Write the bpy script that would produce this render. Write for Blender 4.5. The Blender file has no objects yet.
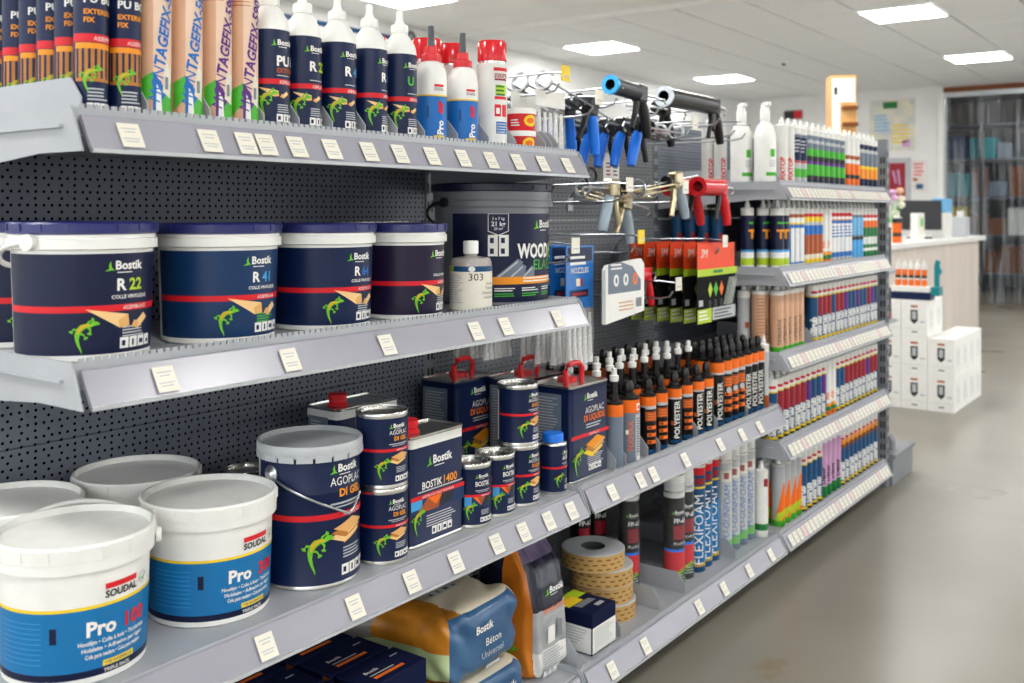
import bpy, bmesh, math, random
from mathutils import Vector, Matrix
random.seed(7)
PI = math.pi
C = bpy.context.scene.collection
SC = bpy.context.scene
# ------------------------------------------------------------------ camera
cam_d = bpy.data.cameras.new('camera'); cam = bpy.data.objects.new('camera', cam_d); C.objects.link(cam)
cam_d.sensor_width = 36.0; cam_d.lens = 34.98; cam_d.shift_y = -0.1265
cam.location = (0, 0, 1.25); cam.rotation_euler = (PI/2, 0, math.radians(36.34))
cam_d.dof.use_dof = True; cam_d.dof.focus_distance = 2.0; cam_d.dof.aperture_fstop = 4.5
cam_d.clip_start = 0.05
SC.camera = cam
# ------------------------------------------------------------------ world and exposure
SC.view_settings.view_transform = 'Standard'; SC.view_settings.look = 'None'
SC.view_settings.exposure = 0.12; SC.view_settings.gamma = 1.0; SC.view_settings.use_curve_mapping = False
w = bpy.data.worlds.new('World'); SC.world = w; w.use_nodes = True
w.node_tree.nodes['Background'].inputs[0].default_value = (0.93, 0.97, 1.0, 1)
w.node_tree.nodes['Background'].inputs[1].default_value = 2.3
LAMP = 31.0                                     # emission of the ceiling panels
# ------------------------------------------------------------------ materials
def lin(c):
    return tuple(((v/255)/12.92 if v/255 <= .04045 else ((v/255+.055)/1.055)**2.4) for v in c)
PAL = dict(white=(236,236,232), cream=(228,222,205), navy=(9,28,68), navy2=(10,20,56), purple_navy=(30,20,52), teal_navy=(14,50,92),
    red=(214,30,40), orange=(240,112,24), amber=(238,150,30), yellow=(240,206,40), lime=(176,206,40), green=(70,178,48), dgreen=(30,120,60),
    sky=(70,160,220), blue=(28,110,190), soudal=(22,112,170), dblue=(16,72,116), black=(16,16,18), charcoal=(40,42,46), grey=(128,132,138), lgrey=(186,190,194),
    dgrey=(74,78,84), slate=(112,124,140), kraft=(214,170,138), kraft3=(234,204,180), kraft2=(196,160,100), wood=(226,172,104), wood2=(186,120,52), wood3=(240,200,140), brown=(120,66,30),
    purple=(92,44,130), pink=(206,160,200), crimson=(150,26,40), gecko=(108,190,40), geckoback=(214,170,44), gold=(200,160,60), teal=(20,130,140),
    silver=(200,204,208), paper=(232,228,214), handle_blue=(10,118,236), handle_grey=(160,178,190), brass=(206,192,158), redorange=(240,72,26), lid_blue=(34,40,104), rust=(170,84,40), skyblue2=(110,180,226))
_m = {}
def new_mat(name):
    m = bpy.data.materials.new(name); m.use_nodes = True
    return m, m.node_tree, m.node_tree.nodes['Principled BSDF']
def M(name):
    """flat inks and plastics: palette colour plus finish suffix, e.g. navy, white|plastic, silver|metal"""
    if name in _m: return _m[name]
    col, _, fin = name.partition('|')
    m, nt, b = new_mat(name.replace('|', '_'))
    c = lin(PAL[col])
    nz = nt.nodes.new('ShaderNodeTexNoise'); nz.inputs['Scale'].default_value = 35
    tc = nt.nodes.new('ShaderNodeTexCoord'); nt.links.new(tc.outputs['Object'], nz.inputs['Vector'])
    mx = nt.nodes.new('ShaderNodeMixRGB'); mx.inputs[1].default_value = (*[v*.92 for v in c], 1); mx.inputs[2].default_value = (*[min(1, v*1.06) for v in c], 1)
    nt.links.new(nz.outputs[0], mx.inputs[0]); nt.links.new(mx.outputs[0], b.inputs['Base Color'])
    b.inputs['Roughness'].default_value = {'': .38, 'plastic': .32, 'gloss': .14, 'metal': .28, 'matte': .75, 'film': .2}[fin]
    if fin == 'metal': b.inputs['Metallic'].default_value = 1.0
    if fin in ('', 'matte'): b.inputs['Specular IOR Level'].default_value = .32 if fin == '' else .15
    _m[name] = m
    return m
def clear(name, tint, alpha, rough=.08):
    if name in _m: return _m[name]
    m, nt, b = new_mat(name)
    out = nt.nodes['Material Output']; tr = nt.nodes.new('ShaderNodeBsdfTransparent'); mx = nt.nodes.new('ShaderNodeMixShader')
    tr.inputs[0].default_value = (*tint, 1); b.inputs['Base Color'].default_value = (*tint, 1); b.inputs['Roughness'].default_value = rough
    fr = nt.nodes.new('ShaderNodeTexNoise'); fr.inputs['Scale'].default_value = 22; fr.inputs['Detail'].default_value = 3
    mr = nt.nodes.new('ShaderNodeMapRange'); mr.inputs[1].default_value = .35; mr.inputs[2].default_value = .7; mr.inputs[3].default_value = alpha*.55; mr.inputs[4].default_value = min(1, alpha*1.5)
    nt.links.new(fr.outputs[0], mr.inputs[0]); nt.links.new(mr.outputs[0], mx.inputs[0])
    nt.links.new(tr.outputs[0], mx.inputs[1]); nt.links.new(b.outputs[0], mx.inputs[2]); nt.links.new(mx.outputs[0], out.inputs[0])
    _m[name] = m
    return m
def noise_mat(name, c1, c2, scale=4, rough=.5, detail=4, bump=0, metal=0, stretch=(1,1,1), rrange=None):
    if name in _m: return _m[name]
    m, nt, b = new_mat(name); N = nt.nodes; L = nt.links
    tc = N.new('ShaderNodeTexCoord'); mp = N.new('ShaderNodeMapping'); mp.inputs['Scale'].default_value = stretch
    nz = N.new('ShaderNodeTexNoise'); nz.inputs['Scale'].default_value = scale; nz.inputs['Detail'].default_value = detail
    L.new(tc.outputs['Object'], mp.inputs[0]); L.new(mp.outputs[0], nz.inputs['Vector'])
    rp = N.new('ShaderNodeValToRGB'); rp.color_ramp.elements[0].position = .3; rp.color_ramp.elements[1].position = .7
    rp.color_ramp.elements[0].color = (*lin(c1), 1); rp.color_ramp.elements[1].color = (*lin(c2), 1)
    L.new(nz.outputs[0], rp.inputs[0]); L.new(rp.outputs[0], b.inputs['Base Color'])
    b.inputs['Roughness'].default_value = rough; b.inputs['Metallic'].default_value = metal
    if rrange:
        mr = N.new('ShaderNodeMapRange'); mr.inputs[1].default_value = .3; mr.inputs[2].default_value = .7; mr.inputs[3].default_value = rrange[0]; mr.inputs[4].default_value = rrange[1]
        L.new(nz.outputs[0], mr.inputs[0]); L.new(mr.outputs[0], b.inputs['Roughness'])
    if bump:
        bp = N.new('ShaderNodeBump'); bp.inputs['Strength'].default_value = bump; bp.inputs['Distance'].default_value = .01
        L.new(nz.outputs[0], bp.inputs['Height']); L.new(bp.outputs[0], b.inputs['Normal'])
    _m[name] = m
    return m
def emit(name, col, s):
    if name in _m: return _m[name]
    m, nt, b = new_mat(name)
    b.inputs['Base Color'].default_value = (.9, .9, .9, 1); b.inputs['Emission Color'].default_value = (*col, 1); b.inputs['Emission Strength'].default_value = s
    _m[name] = m
    return m
def pegboard(name, c, hole):
    """dark steel panel: rows every 25 mm with 5 holes per 76 mm, half rows with 3"""
    m, nt, b = new_mat(name); N = nt.nodes; L = nt.links
    tc = N.new('ShaderNodeTexCoord'); sp = N.new('ShaderNodeSeparateXYZ'); L.new(tc.outputs['Object'], sp.inputs[0])
    def mth(op, a, bb=None):
        n = N.new('ShaderNodeMath'); n.operation = op
        for i, q in enumerate((a, bb)):
            if q is None: continue
            if isinstance(q, (int, float)): n.inputs[i].default_value = q
            else: L.new(q, n.inputs[i])
        return n.outputs[0]
    def grid(py, pz, oz):
        a = mth('MULTIPLY', mth('SUBTRACT', mth('FRACT', mth('DIVIDE', sp.outputs['Y'], py)), .5), py)
        z = mth('MULTIPLY', mth('SUBTRACT', mth('FRACT', mth('DIVIDE', mth('ADD', sp.outputs['Z'], oz), pz)), .5), pz)
        r = mth('SQRT', mth('ADD', mth('MULTIPLY', a, a), mth('MULTIPLY', z, z)))
        return mth('LESS_THAN', r, hole)
    g = mth('MAXIMUM', grid(.0152, .025, 0), grid(.0253, .025, .0125))
    nz = N.new('ShaderNodeTexNoise'); nz.inputs['Scale'].default_value = 3
    L.new(tc.outputs['Object'], nz.inputs['Vector'])
    m0 = N.new('ShaderNodeMixRGB'); m0.inputs[1].default_value = (*[v*.85 for v in lin(c)], 1); m0.inputs[2].default_value = (*[v*1.15 for v in lin(c)], 1); L.new(nz.outputs[0], m0.inputs[0])
    mx = N.new('ShaderNodeMixRGB'); mx.inputs[2].default_value = (.004, .004, .005, 1); L.new(g, mx.inputs[0]); L.new(m0.outputs[0], mx.inputs[1]); L.new(mx.outputs[0], b.inputs['Base Color'])
    b.inputs['Roughness'].default_value = .42
    sb = mth('SUBTRACT', .5, mth('MULTIPLY', g, .5)); L.new(sb, b.inputs['Specular IOR Level'])
    _m[name] = m
    return m
STEEL = noise_mat('painted_steel', (162,166,172), (172,176,182), 6, .40)
SHELFTOP = STEEL
UPR = noise_mat('upright_steel', (120,124,130), (132,136,142), 6, .45)
RAILP = noise_mat('rail_plastic', (150,150,162), (164,164,174), 8, .22, stretch=(1,.2,1))
PEG = pegboard('peg_panel', (108,114,128), .0029)
PEG_LIT = pegboard('peg_panel_lit', (122,126,132), .0026)  # same panel; light falling on the middle bay is put into its colour
TIN = noise_mat('tin_plate', (205,205,200), (225,225,220), 20, .26, metal=1)
WIRE = noise_mat('zinc_wire', (170,174,180), (190,194,198), 20, .3, metal=1)
FILM = clear('clear_film', (.93,.95,.97), .05)
FILM2 = clear('bag_film', (.95,.95,.95), .15, .15)
NOZZ = clear('nozzle_plastic', (.95,.96,.95), .75, .3)
# ------------------------------------------------------------------ mesh builder
class MB:
    def __init__(s): s.v = []; s.f = []; s.m = []; s.mats = []
    def mi(s, mat):
        if isinstance(mat, str): mat = M(mat)
        if mat not in s.mats: s.mats.append(mat)
        return s.mats.index(mat)
    def add(s, vs, fs, mat):
        o = len(s.v); s.v += [tuple(p) for p in vs]; k = s.mi(mat)
        for f in fs: s.f.append([i+o for i in f]); s.m.append(k)
        return s
    def lathe(s, prof, mat='white', n=24, cap=True, at=(0,0,0), sx=1, sy=1):
        """prof: (r, z[, material of the band above])"""
        o = len(s.v)
        for p in prof:
            for i in range(n):
                a = 2*PI*i/n; s.v.append((at[0]+p[0]*math.cos(a)*sx, at[1]+p[0]*math.sin(a)*sy, at[2]+p[1]))
        cur = mat
        for j in range(len(prof)-1):
            if len(prof[j]) > 2: cur = prof[j][2]
            k = s.mi(cur)
            for i in range(n):
                q = (i+1) % n
                s.f.append([o+j*n+i, o+j*n+q, o+(j+1)*n+q, o+(j+1)*n+i]); s.m.append(k)
        if cap:
            if prof[0][0] > 1e-6: s.f.append([o+i for i in range(n)][::-1]); s.m.append(s.mi(prof[0][2] if len(prof[0]) > 2 else mat))
            if prof[-1][0] > 1e-6: s.f.append([o+(len(prof)-1)*n+i for i in range(n)]); s.m.append(s.mi(prof[-1][2] if len(prof[-1]) > 2 else cur))
        return s
    def box(s, x0, x1, y0, y1, z0, z1, mat, bev=0):
        if bev:
            bm = bmesh.new(); bmesh.ops.create_cube(bm, size=1)
            for v in bm.verts: v.co = Vector((x0+(v.co.x+.5)*(x1-x0), y0+(v.co.y+.5)*(y1-y0), z0+(v.co.z+.5)*(z1-z0)))
            bmesh.ops.bevel(bm, geom=bm.edges[:], offset=bev, segments=1, affect='EDGES')
            bm.verts.index_update()
            s.add([v.co for v in bm.verts], [[v.index for v in f.verts] for f in bm.faces], mat); bm.free()
            return s
        return s.add([(x0,y0,z0),(x1,y0,z0),(x1,y1,z0),(x0,y1,z0),(x0,y0,z1),(x1,y0,z1),(x1,y1,z1),(x0,y1,z1)],
                     [[3,2,1,0],[4,5,6,7],[0,1,5,4],[1,2,6,5],[2,3,7,6],[3,0,4,7]], mat)
    def tube(s, pts, r, mat, n=8, closed=False):
        pts = [Vector(p) for p in pts]; o = len(s.v); k = s.mi(mat); N = len(pts); up = Vector((.123, .456, .88)).normalized()
        for i, p in enumerate(pts):
            if closed: t = pts[(i+1) % N]-pts[i-1]
            else: t = pts[min(i+1, N-1)]-pts[max(i-1, 0)]
            t.normalize(); a = t.cross(up)
            if a.length < .05: a = t.cross(Vector((1, 0, 0)))
            a.normalize(); b = t.cross(a); rr = r[i] if isinstance(r, (list, tuple)) else r
            for j in range(n):
                q = 2*PI*j/n; s.v.append(tuple(p+a*math.cos(q)*rr+b*math.sin(q)*rr))
        for i in range(N if closed else N-1):
            i2 = (i+1) % N
            for j in range(n):
                j2 = (j+1) % n; s.f.append([o+i*n+j, o+i2*n+j, o+i2*n+j2, o+i*n+j2]); s.m.append(k)
        if not closed:
            s.f.append([o+j for j in range(n)]); s.m.append(k); s.f.append([o+(N-1)*n+j for j in range(n)][::-1]); s.m.append(k)
        return s
    def prism(s, poly, axis, a, b, mat):
        """poly in the two other axes, extruded a..b along axis"""
        def P(p, t): return {'x': (t, p[0], p[1]), 'y': (p[0], t, p[1]), 'z': (p[0], p[1], t)}[axis]
        n = len(poly)
        return s.add([P(p, a) for p in poly]+[P(p, b) for p in poly], [list(range(n))[::-1], [n+i for i in range(n)]]+[[i, (i+1) % n, n+(i+1) % n, n+i] for i in range(n)], mat)
    def grid(s, fn, nu, nv, mat, closed_u=False):
        o = len(s.v); mf = callable(mat)
        for i in range(nu+(0 if closed_u else 1)):
            for j in range(nv+1): s.v.append(tuple(fn(i/nu, j/nv)))
        for i in range(nu):
            i2 = (i+1) % nu if closed_u else i+1
            for j in range(nv):
                s.f.append([o+i*(nv+1)+j, o+i2*(nv+1)+j, o+i2*(nv+1)+j+1, o+i*(nv+1)+j+1]); s.m.append(s.mi(mat((i+.5)/nu, (j+.5)/nv) if mf else mat))
        return s
    def xf(s, mtx, start=0):
        for i in range(start, len(s.v)): s.v[i] = tuple(mtx @ Vector(s.v[i]))
        return s
    def mesh(s, name, smooth=40, fix=True):
        me = bpy.data.meshes.new(name); me.from_pydata(s.v, [], s.f)
        for m in s.mats: me.materials.append(m)
        me.polygons.foreach_set('material_index', s.m)
        if smooth:
            me.polygons.foreach_set('use_smooth', [True]*len(s.f))
        if fix:
            bm = bmesh.new(); bm.from_mesh(me); bmesh.ops.recalc_face_normals(bm, faces=bm.faces[:]); bm.to_mesh(me); bm.free()
        if smooth: me.set_sharp_from_angle(angle=math.radians(smooth))
        me.update()
        return me
# ------------------------------------------------------------------ flat print on surfaces
_tx = {}
def glyphs(txt, bold=0.0, shear=0.0):
    if 'M' in txt: bold = 0
    key = (txt, bold, shear)
    if key in _tx: return _tx[key]
    cu = bpy.data.curves.new('t', 'FONT'); cu.body = txt; cu.resolution_u = 2; cu.offset = bold; cu.shear = shear; cu.fill_mode = 'FRONT'
    ob = bpy.data.objects.new('t', cu); C.objects.link(ob)
    dg = bpy.context.evaluated_depsgraph_get(); me = bpy.data.meshes.new_from_object(ob.evaluated_get(dg))
    vs = [(v.co.x, v.co.y) for v in me.vertices]; fs = [list(p.vertices) for p in me.polygons]
    bpy.data.objects.remove(ob); bpy.data.curves.remove(cu); bpy.data.meshes.remove(me)
    x0 = min(v[0] for v in vs); x1 = max(v[0] for v in vs); y1 = max(v[1] for v in vs)
    r = ([(v[0]-x0, v[1]) for v in vs], fs, x1-x0, y1)
    _tx[key] = r
    return r
def refine(v, f, maxs):
    """bisect faces that are long in s so that ink hugs a round surface"""
    if all(max(v[i][0] for i in q)-min(v[i][0] for i in q) <= maxs for q in f): return v, f
    v = list(v); out = []; todo = []; mid = {}
    for q in f: todo += [(q[0], q[i], q[i+1]) for i in range(1, len(q)-1)]
    while todo:
        t = todo.pop(); e = max(range(3), key=lambda i: abs(v[t[i]][0]-v[t[i-2]][0])); a, b_, c = t[e], t[e-2], t[e-1]
        if abs(v[a][0]-v[b_][0]) <= maxs: out.append(list(t)); continue
        k = (min(a, b_), max(a, b_))
        if k not in mid: mid[k] = len(v); v.append(((v[a][0]+v[b_][0])/2, (v[a][1]+v[b_][1])/2))
        m = mid[k]; todo += [(a, m, c), (m, b_, c)]
    return v, out
class Print:
    """ink elements in label coordinates: s along the surface (to the reader's right), t up, metres"""
    def __init__(p): p.e = []
    def poly(p, pts, mat, layer=0):
        if len(pts) in (3, 4):                               # cut up so that it follows a curved surface
            a, b, c, d = (list(pts)+[pts[-1]])[:4]; n, m = 6, 3; v = []; f = []
            for i in range(n+1):
                for j in range(m+1):
                    u, w_ = i/n, j/m
                    v.append(tuple((a[q]*(1-u)+b[q]*u)*(1-w_)+(d[q]*(1-u)+c[q]*u)*w_ for q in (0, 1)))
            for i in range(n):
                for j in range(m): k = i*(m+1)+j; f.append([k, k+m+1, k+m+2, k+1])
            p.e.append((v, f, mat, layer)); return p
        p.e.append((list(pts), [list(range(len(pts)))], mat, layer)); return p
    def rect(p, s0, s1, t0, t1, mat, layer=0, step=.012, skew=0):
        n = max(1, math.ceil((s1-s0)/step)); v = []; f = []
        for i in range(n+1):
            s = s0+(s1-s0)*i/n; v += [(s, t0), (s+skew, t1)]
        for i in range(n): f.append([2*i, 2*i+2, 2*i+3, 2*i+1])
        p.e.append((v, f, mat, layer)); return p
    def strip(p, pts, ws, mat, layer=0):
        v = []; f = []
        for i, q in enumerate(pts):
            a = pts[max(i-1, 0)]; b = pts[min(i+1, len(pts)-1)]; dx, dy = b[0]-a[0], b[1]-a[1]; l = math.hypot(dx, dy) or 1
            v += [(q[0]-dy/l*ws[i], q[1]+dx/l*ws[i]), (q[0]+dy/l*ws[i], q[1]-dx/l*ws[i])]
        for i in range(len(pts)-1): f.append([2*i, 2*i+1, 2*i+3, 2*i+2])
        p.e.append((v, f, mat, layer)); return p
    def text(p, txt, s, t, h, mat, layer=2, al='c', rot=0, bold=.012, shear=0, sx=1.0, maxw=None):
        vs, fs, wd, top = glyphs(txt, bold, shear); k = h/.70
        w = wd*k*sx
        if maxw and w > maxw: sx *= maxw/w; w = maxw
        ox = {'c': -w/2, 'l': 0, 'r': -w}[al]; cr, sr = math.cos(rot), math.sin(rot); out = []
        for x, y in vs:
            a, b = x*k*sx+ox, y*k; out.append((s+a*cr-b*sr, t+a*sr+b*cr))
        p.e.append((out, fs, mat, layer)); return p
    def bars(p, s0, s1, t1, n, dt, mat, layer=1, th=.45):
        rnd = random.Random(int(abs(s0*1e4)+t1*1e4))
        for i in range(n): p.rect(s0, s0+(s1-s0)*(1-.3*rnd.random()), t1-dt*i-dt*th, t1-dt*i, mat, layer)
        return p
    def icons(p, s0, t0, n, k, mat='white', ink='navy', layer=1):
        for i in range(n):
            a = s0+i*k*1.12; p.rect(a, a+k, t0, t0+k*1.1, mat, layer, step=1)
            q = [(.2,.25,.6,.8),(.3,.2,.55,.85),(.2,.3,.8,.75),(.3,.25,.75,.6)][i % 4]
            p.rect(a+k*q[0], a+k*q[2], t0+k*q[1], t0+k*q[3], ink, layer+1, step=1)
        return p
    def gecko(p, s, t, k, layer=3):
        G = 'gecko'; P = lambda L: [(s+x*k, t+y*k) for x, y in L]
        W = lambda L: [x*k for x in L]
        p.strip(P([(.50,.36),(.42,.40),(.30,.40),(.20,.33),(.08,.33),(-.06,.28),(-.17,.16),(-.22,0),(-.22,-.18),(-.17,-.38),(-.10,-.55),(-.08,-.66)]), W([.015,.06,.085,.06,.075,.10,.10,.08,.055,.04,.022,.004]), G, layer)
        p.strip(P([(.22,.345),(.08,.345),(-.06,.30),(-.16,.18),(-.20,.03)]), W([.02,.04,.06,.055,.02]), 'geckoback', layer+1)
        for L in ([(.10,.34),(.14,.46),(.25,.52)], [(.12,.28),(.20,.18),(.18,.08)], [(-.20,.18),(-.32,.22),(-.38,.14)], [(-.14,.06),(-.02,.02),(.04,-.08)]):
            p.strip(P(L), W([.04,.03,.018]), G, layer)
            x, y = L[-1]; dx, dy = x-L[-2][0], y-L[-2][1]; a0 = math.atan2(dy, dx)
            for a in (-1, -.35, .35, 1): p.strip(P([(x, y), (x+.09*math.cos(a0+a), y+.09*math.sin(a0+a))]), W([.02,.014]), G, layer)
        return p
    def maker_logo(p, s, t, h, layer=2, txt='Bostik', ink='white'):
        k = h*1.0
        p.strip([(s-k*.75, t+k*1.0), (s-k*.85, t+k*.45), (s-k*.75, t+k*.1), (s-k*.35, t-k*.12)], [0, k*.14, k*.16, k*.03], 'gecko', layer)
        p.strip([(s-k*1.35, t-k*.2), (s-k*.9, t), (s-k*.5, t-k*.05)], [k*.03, k*.14, k*.04], 'gecko', layer)
        p.text(txt, s-k*.2, t, h, ink, layer, 'l', bold=.03)
        p.rect(s+k*.0, s+k*1.9, t-k*.42, t-k*.32, ink, layer)
        return p
    def planks(p, s, t, k, mats=('wood','wood3','wood2'), layer=2):
        for j, (m_, dy) in enumerate(((mats[1], -.30), (mats[2], -.12), (mats[0], .06))):
            o = (-.92+.10*j, dy)
            q = [o, (o[0]+1.0, o[1]+.34), (o[0]+1.75, o[1]+.10), (o[0]+.72, o[1]-.26)]
            p.poly([(s+x*k, t+y*k) for x, y in q], m_, layer+j)
            p.poly([(s+x*k, t+y*k) for x, y in (q[3], q[2], (q[2][0], q[2][1]-.05), (q[3][0], q[3][1]-.06))], 'wood3' if j else 'wood', layer+j)
        return p
    def boards(p, s, t, k, layer=2):
        """two plank ends"""
        p.poly([(s-k*1.5, t+k*.35), (s-k*.15, t+k*.12), (s-k*.1, t-k*.25), (s-k*.45, t-k*.3)], 'wood3', layer)
        p.poly([(s-k*.45, t-k*.3), (s-k*.1, t-k*.25), (s-k*.15, t+k*.12), (s-k*.5, t-k*.05)], 'wood', layer+1)
        p.poly([(s-k*.02, t-k*.28), (s+k*.55, t+k*.12), (s+k*.75, t-k*.05), (s+k*.25, t-k*.38)], 'wood3', layer)
        p.poly([(s-k*.02, t-k*.28), (s+k*.25, t-k*.38), (s+k*.3, t-k*.2), (s+k*.1, t-k*.08)], 'wood', layer+1)
        return p
    def mesh(p, name, fn, eps=.00035):
        b = MB()
        for v, f, mat, layer in p.e:
            v, f = refine(v, f, getattr(fn, 'maxs', 9))
            b.add([fn(x, y, eps*(layer+1)) for x, y in v], f, mat)
        return b.mesh(name, smooth=30, fix=False)
def on_cyl(R, z0=0, R2=None, H=1):
    def fn(s, t, e):
        r = R if R2 is None else R+(R2-R)*(t/H)
        a = s/R; return ((r+e)*math.cos(a), (r+e)*math.sin(a), z0+t)
    fn.maxs = max(.003, R*.16)
    return fn
def on_px(x, y=0, z=0): return lambda s, t, e: (x+e, y+s, z+t)           # face looking to +X
def on_my(y, x=0, z=0): return lambda s, t, e: (x+s, y-e, z+t)           # face looking to -Y
def on_pz(z, x=0, y=0, a=PI/2):                                           # top face
    ca, sa = math.cos(a), math.sin(a)
    return lambda s, t, e: (x+s*ca-t*sa, y+s*sa+t*ca, z+e)
# ------------------------------------------------------------------ objects
def link(name, me, parent=None):
    o = bpy.data.objects.new(name, me); C.objects.link(o)
    if parent: o.parent = parent
    return o
def thing(name, label, cat, parts, loc=(0,0,0), rz=0, group=None, rx=0, ry=0, scale=1):
    """parts: [(name, mesh, [subparts])]; meshes are shared between copies"""
    if len(parts) == 1 and len(parts[0]) == 2: r = link(name, parts[0][1])
    else:
        r = link(name, None); r.empty_display_size = .05
        first = None; sub = sum('print' not in p[0] for p in parts) > 1
        for p in parts:
            o = link(p[0], p[1], first if first and sub and ('print' in p[0] or p[0] in ('film_wrap', 'slot_strip', 'icon')) else r); first = first or o
            for q in (p[2] if len(p) > 2 else []): link(q[0], q[1], o)
    r.location = loc; r.rotation_euler = (rx, ry, rz); r.scale = (scale,)*3 if not isinstance(scale, tuple) else scale
    r['label'] = label; r['category'] = cat
    if group: r['group'] = group
    return r
def struct(name, me, parent=None):
    o = link(name, me, parent)
    if parent is None: o['kind'] = 'structure'
    return o
#@@SETTING
# ================================================================== THE ROOM
XL, XR, YB, YF, ZC = -6.2, 4.5, 14.3, -4.2, 2.95
def floor_mat():
    m, nt, b = new_mat('polished_concrete'); N = nt.nodes; L = nt.links
    tc = N.new('ShaderNodeTexCoord')
    def noise(sc, det, st=(1,1,1)):
        mp = N.new('ShaderNodeMapping'); mp.inputs['Scale'].default_value = st; L.new(tc.outputs['Object'], mp.inputs[0])
        n = N.new('ShaderNodeTexNoise'); n.inputs['Scale'].default_value = sc; n.inputs['Detail'].default_value = det; L.new(mp.outputs[0], n.inputs['Vector']); return n.outputs[0]
    r1 = N.new('ShaderNodeValToRGB'); r1.color_ramp.elements[0].position = .3; r1.color_ramp.elements[1].position = .72
    r1.color_ramp.elements[0].color = (*lin((128,123,112)), 1); r1.color_ramp.elements[1].color = (*lin((138,133,122)), 1)
    L.new(noise(1.3, 3), r1.inputs[0])
    # brown spills by the foot of the shelving
    geo = N.new('ShaderNodeNewGeometry'); last = r1.outputs[0]
    for (x, y, ax, ay) in ((-.97, 2.42, .10, .16), (-1.05, 2.62, .05, .09), (-.92, 2.06, .035, .07), (-.99, 2.22, .04, .05)):
        mp = N.new('ShaderNodeMapping'); mp.vector_type = 'POINT'; mp.inputs['Location'].default_value = (-x/ax, -y/ay, 0); mp.inputs['Scale'].default_value = (1/ax, 1/ay, 0)
        L.new(tc.outputs['Object'], mp.inputs[0]); ln = N.new('ShaderNodeVectorMath'); ln.operation = 'LENGTH'; L.new(mp.outputs[0], ln.inputs[0])
        ad = N.new('ShaderNodeMath'); ad.operation = 'ADD'; L.new(ln.outputs['Value'], ad.inputs[0]); 
        nn = N.new('ShaderNodeMath'); nn.operation = 'MULTIPLY'; L.new(noise(26, 3), nn.inputs[0]); nn.inputs[1].default_value = 2.0; L.new(nn.outputs[0], ad.inputs[1])
        mr = N.new('ShaderNodeMapRange'); mr.inputs[1].default_value = 1.9; mr.inputs[2].default_value = 1.2; mr.inputs[3].default_value = 0; mr.inputs[4].default_value = .55; L.new(ad.outputs[0], mr.inputs[0])
        mx = N.new('ShaderNodeMixRGB'); mx.inputs[2].default_value = (*lin((122,98,58)), 1); L.new(mr.outputs[0], mx.inputs[0]); L.new(last, mx.inputs[1]); last = mx.outputs[0]
    L.new(last, b.inputs['Base Color'])
    rr = N.new('ShaderNodeMapRange'); rr.inputs[1].default_value = .3; rr.inputs[2].default_value = .7; rr.inputs[3].default_value = .27; rr.inputs[4].default_value = .34
    L.new(noise(1.5, 2), rr.inputs[0]); L.new(rr.outputs[0], b.inputs['Roughness'])
    bp = N.new('ShaderNodeBump'); bp.inputs['Strength'].default_value = .015; bp.inputs['Distance'].default_value = .01; L.new(noise(5, 2), bp.inputs['Height']); L.new(bp.outputs[0], b.inputs['Normal'])
    return m
FLOOR = floor_mat()
WALL = noise_mat('white_wall', (226,226,224), (234,234,232), 3, .7)
CEIL = noise_mat('ceiling_plaster', (232,232,230), (238,238,236), 3, .8)
TILE = noise_mat('ceiling_tile_board', (228,229,229), (238,239,239), 40, .85)
GRIDM = noise_mat('ceiling_grid', (120,120,120), (130,130,130), 10, .6)
b = MB().box(XL-.2, XR+.2, YF-.2, 19, -.1, 0, FLOOR); struct('floor', b.mesh('floor', 0))
ceil = struct('ceiling', MB().box(XL-.1, XR+.1, YF-.1, 7.35, ZC, ZC+.1, CEIL).box(XL-.1, XR+.1, 7.35, YB+.1, ZC+.016, ZC+.1, GRIDM).mesh('ceiling', 0))
LX = (-5.65, -2.65, .35, 3.35); LY = (-3.45, -.45, 2.55, 5.55, 8.55, 11.55)
tile = MB().box(.009, .591, .009, .591, 0, .02, TILE, .003).mesh('ceiling_tile', 0)
for i in range(18):
    for j in range(12):
        x, y = -6.25+.6*i, 7.35+.6*j
        if any(abs(x-a) < .1 for a in LX) and any(abs(y-a) < .1 for a in LY): continue
        o = link('ceiling_tile', tile, ceil); o.location = (x, y, ZC)
link('ceiling_trunking', MB().box(XL, XR, 7.31, 7.37, ZC-.035, ZC+.01, 'white|matte', .004).mesh('trunking', 0), ceil)
# walls
struct('wall_left', MB().box(XL-.15, XL, YF, YB, 0, ZC, WALL).mesh('wall_left', 0))
wr_ = MB().box(XR, XR+.15, YF, 6.5, 0, ZC, WALL).box(XR, XR+.15, 6.5, YB, 0, .3, WALL).box(XR, XR+.15, 6.5, YB, 2.8, ZC, WALL)
for y in (8.9, 11.5, 14.1): wr_.box(XR, XR+.15, y, y+.2, .3, 2.8, WALL)
struct('wall_right', wr_.mesh('wall_right', 0))
DX0, DX1, DZ = -3.27, -1.25, 2.86                     # doorway with strip curtain
struct('wall_back', MB().box(XL, DX0, YB, YB+.15, 0, ZC, WALL).box(DX1, XR, YB, YB+.15, 0, ZC, WALL).box(DX0, DX1, YB, YB+.15, DZ, ZC, WALL).mesh('wall_back', 0))
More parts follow.
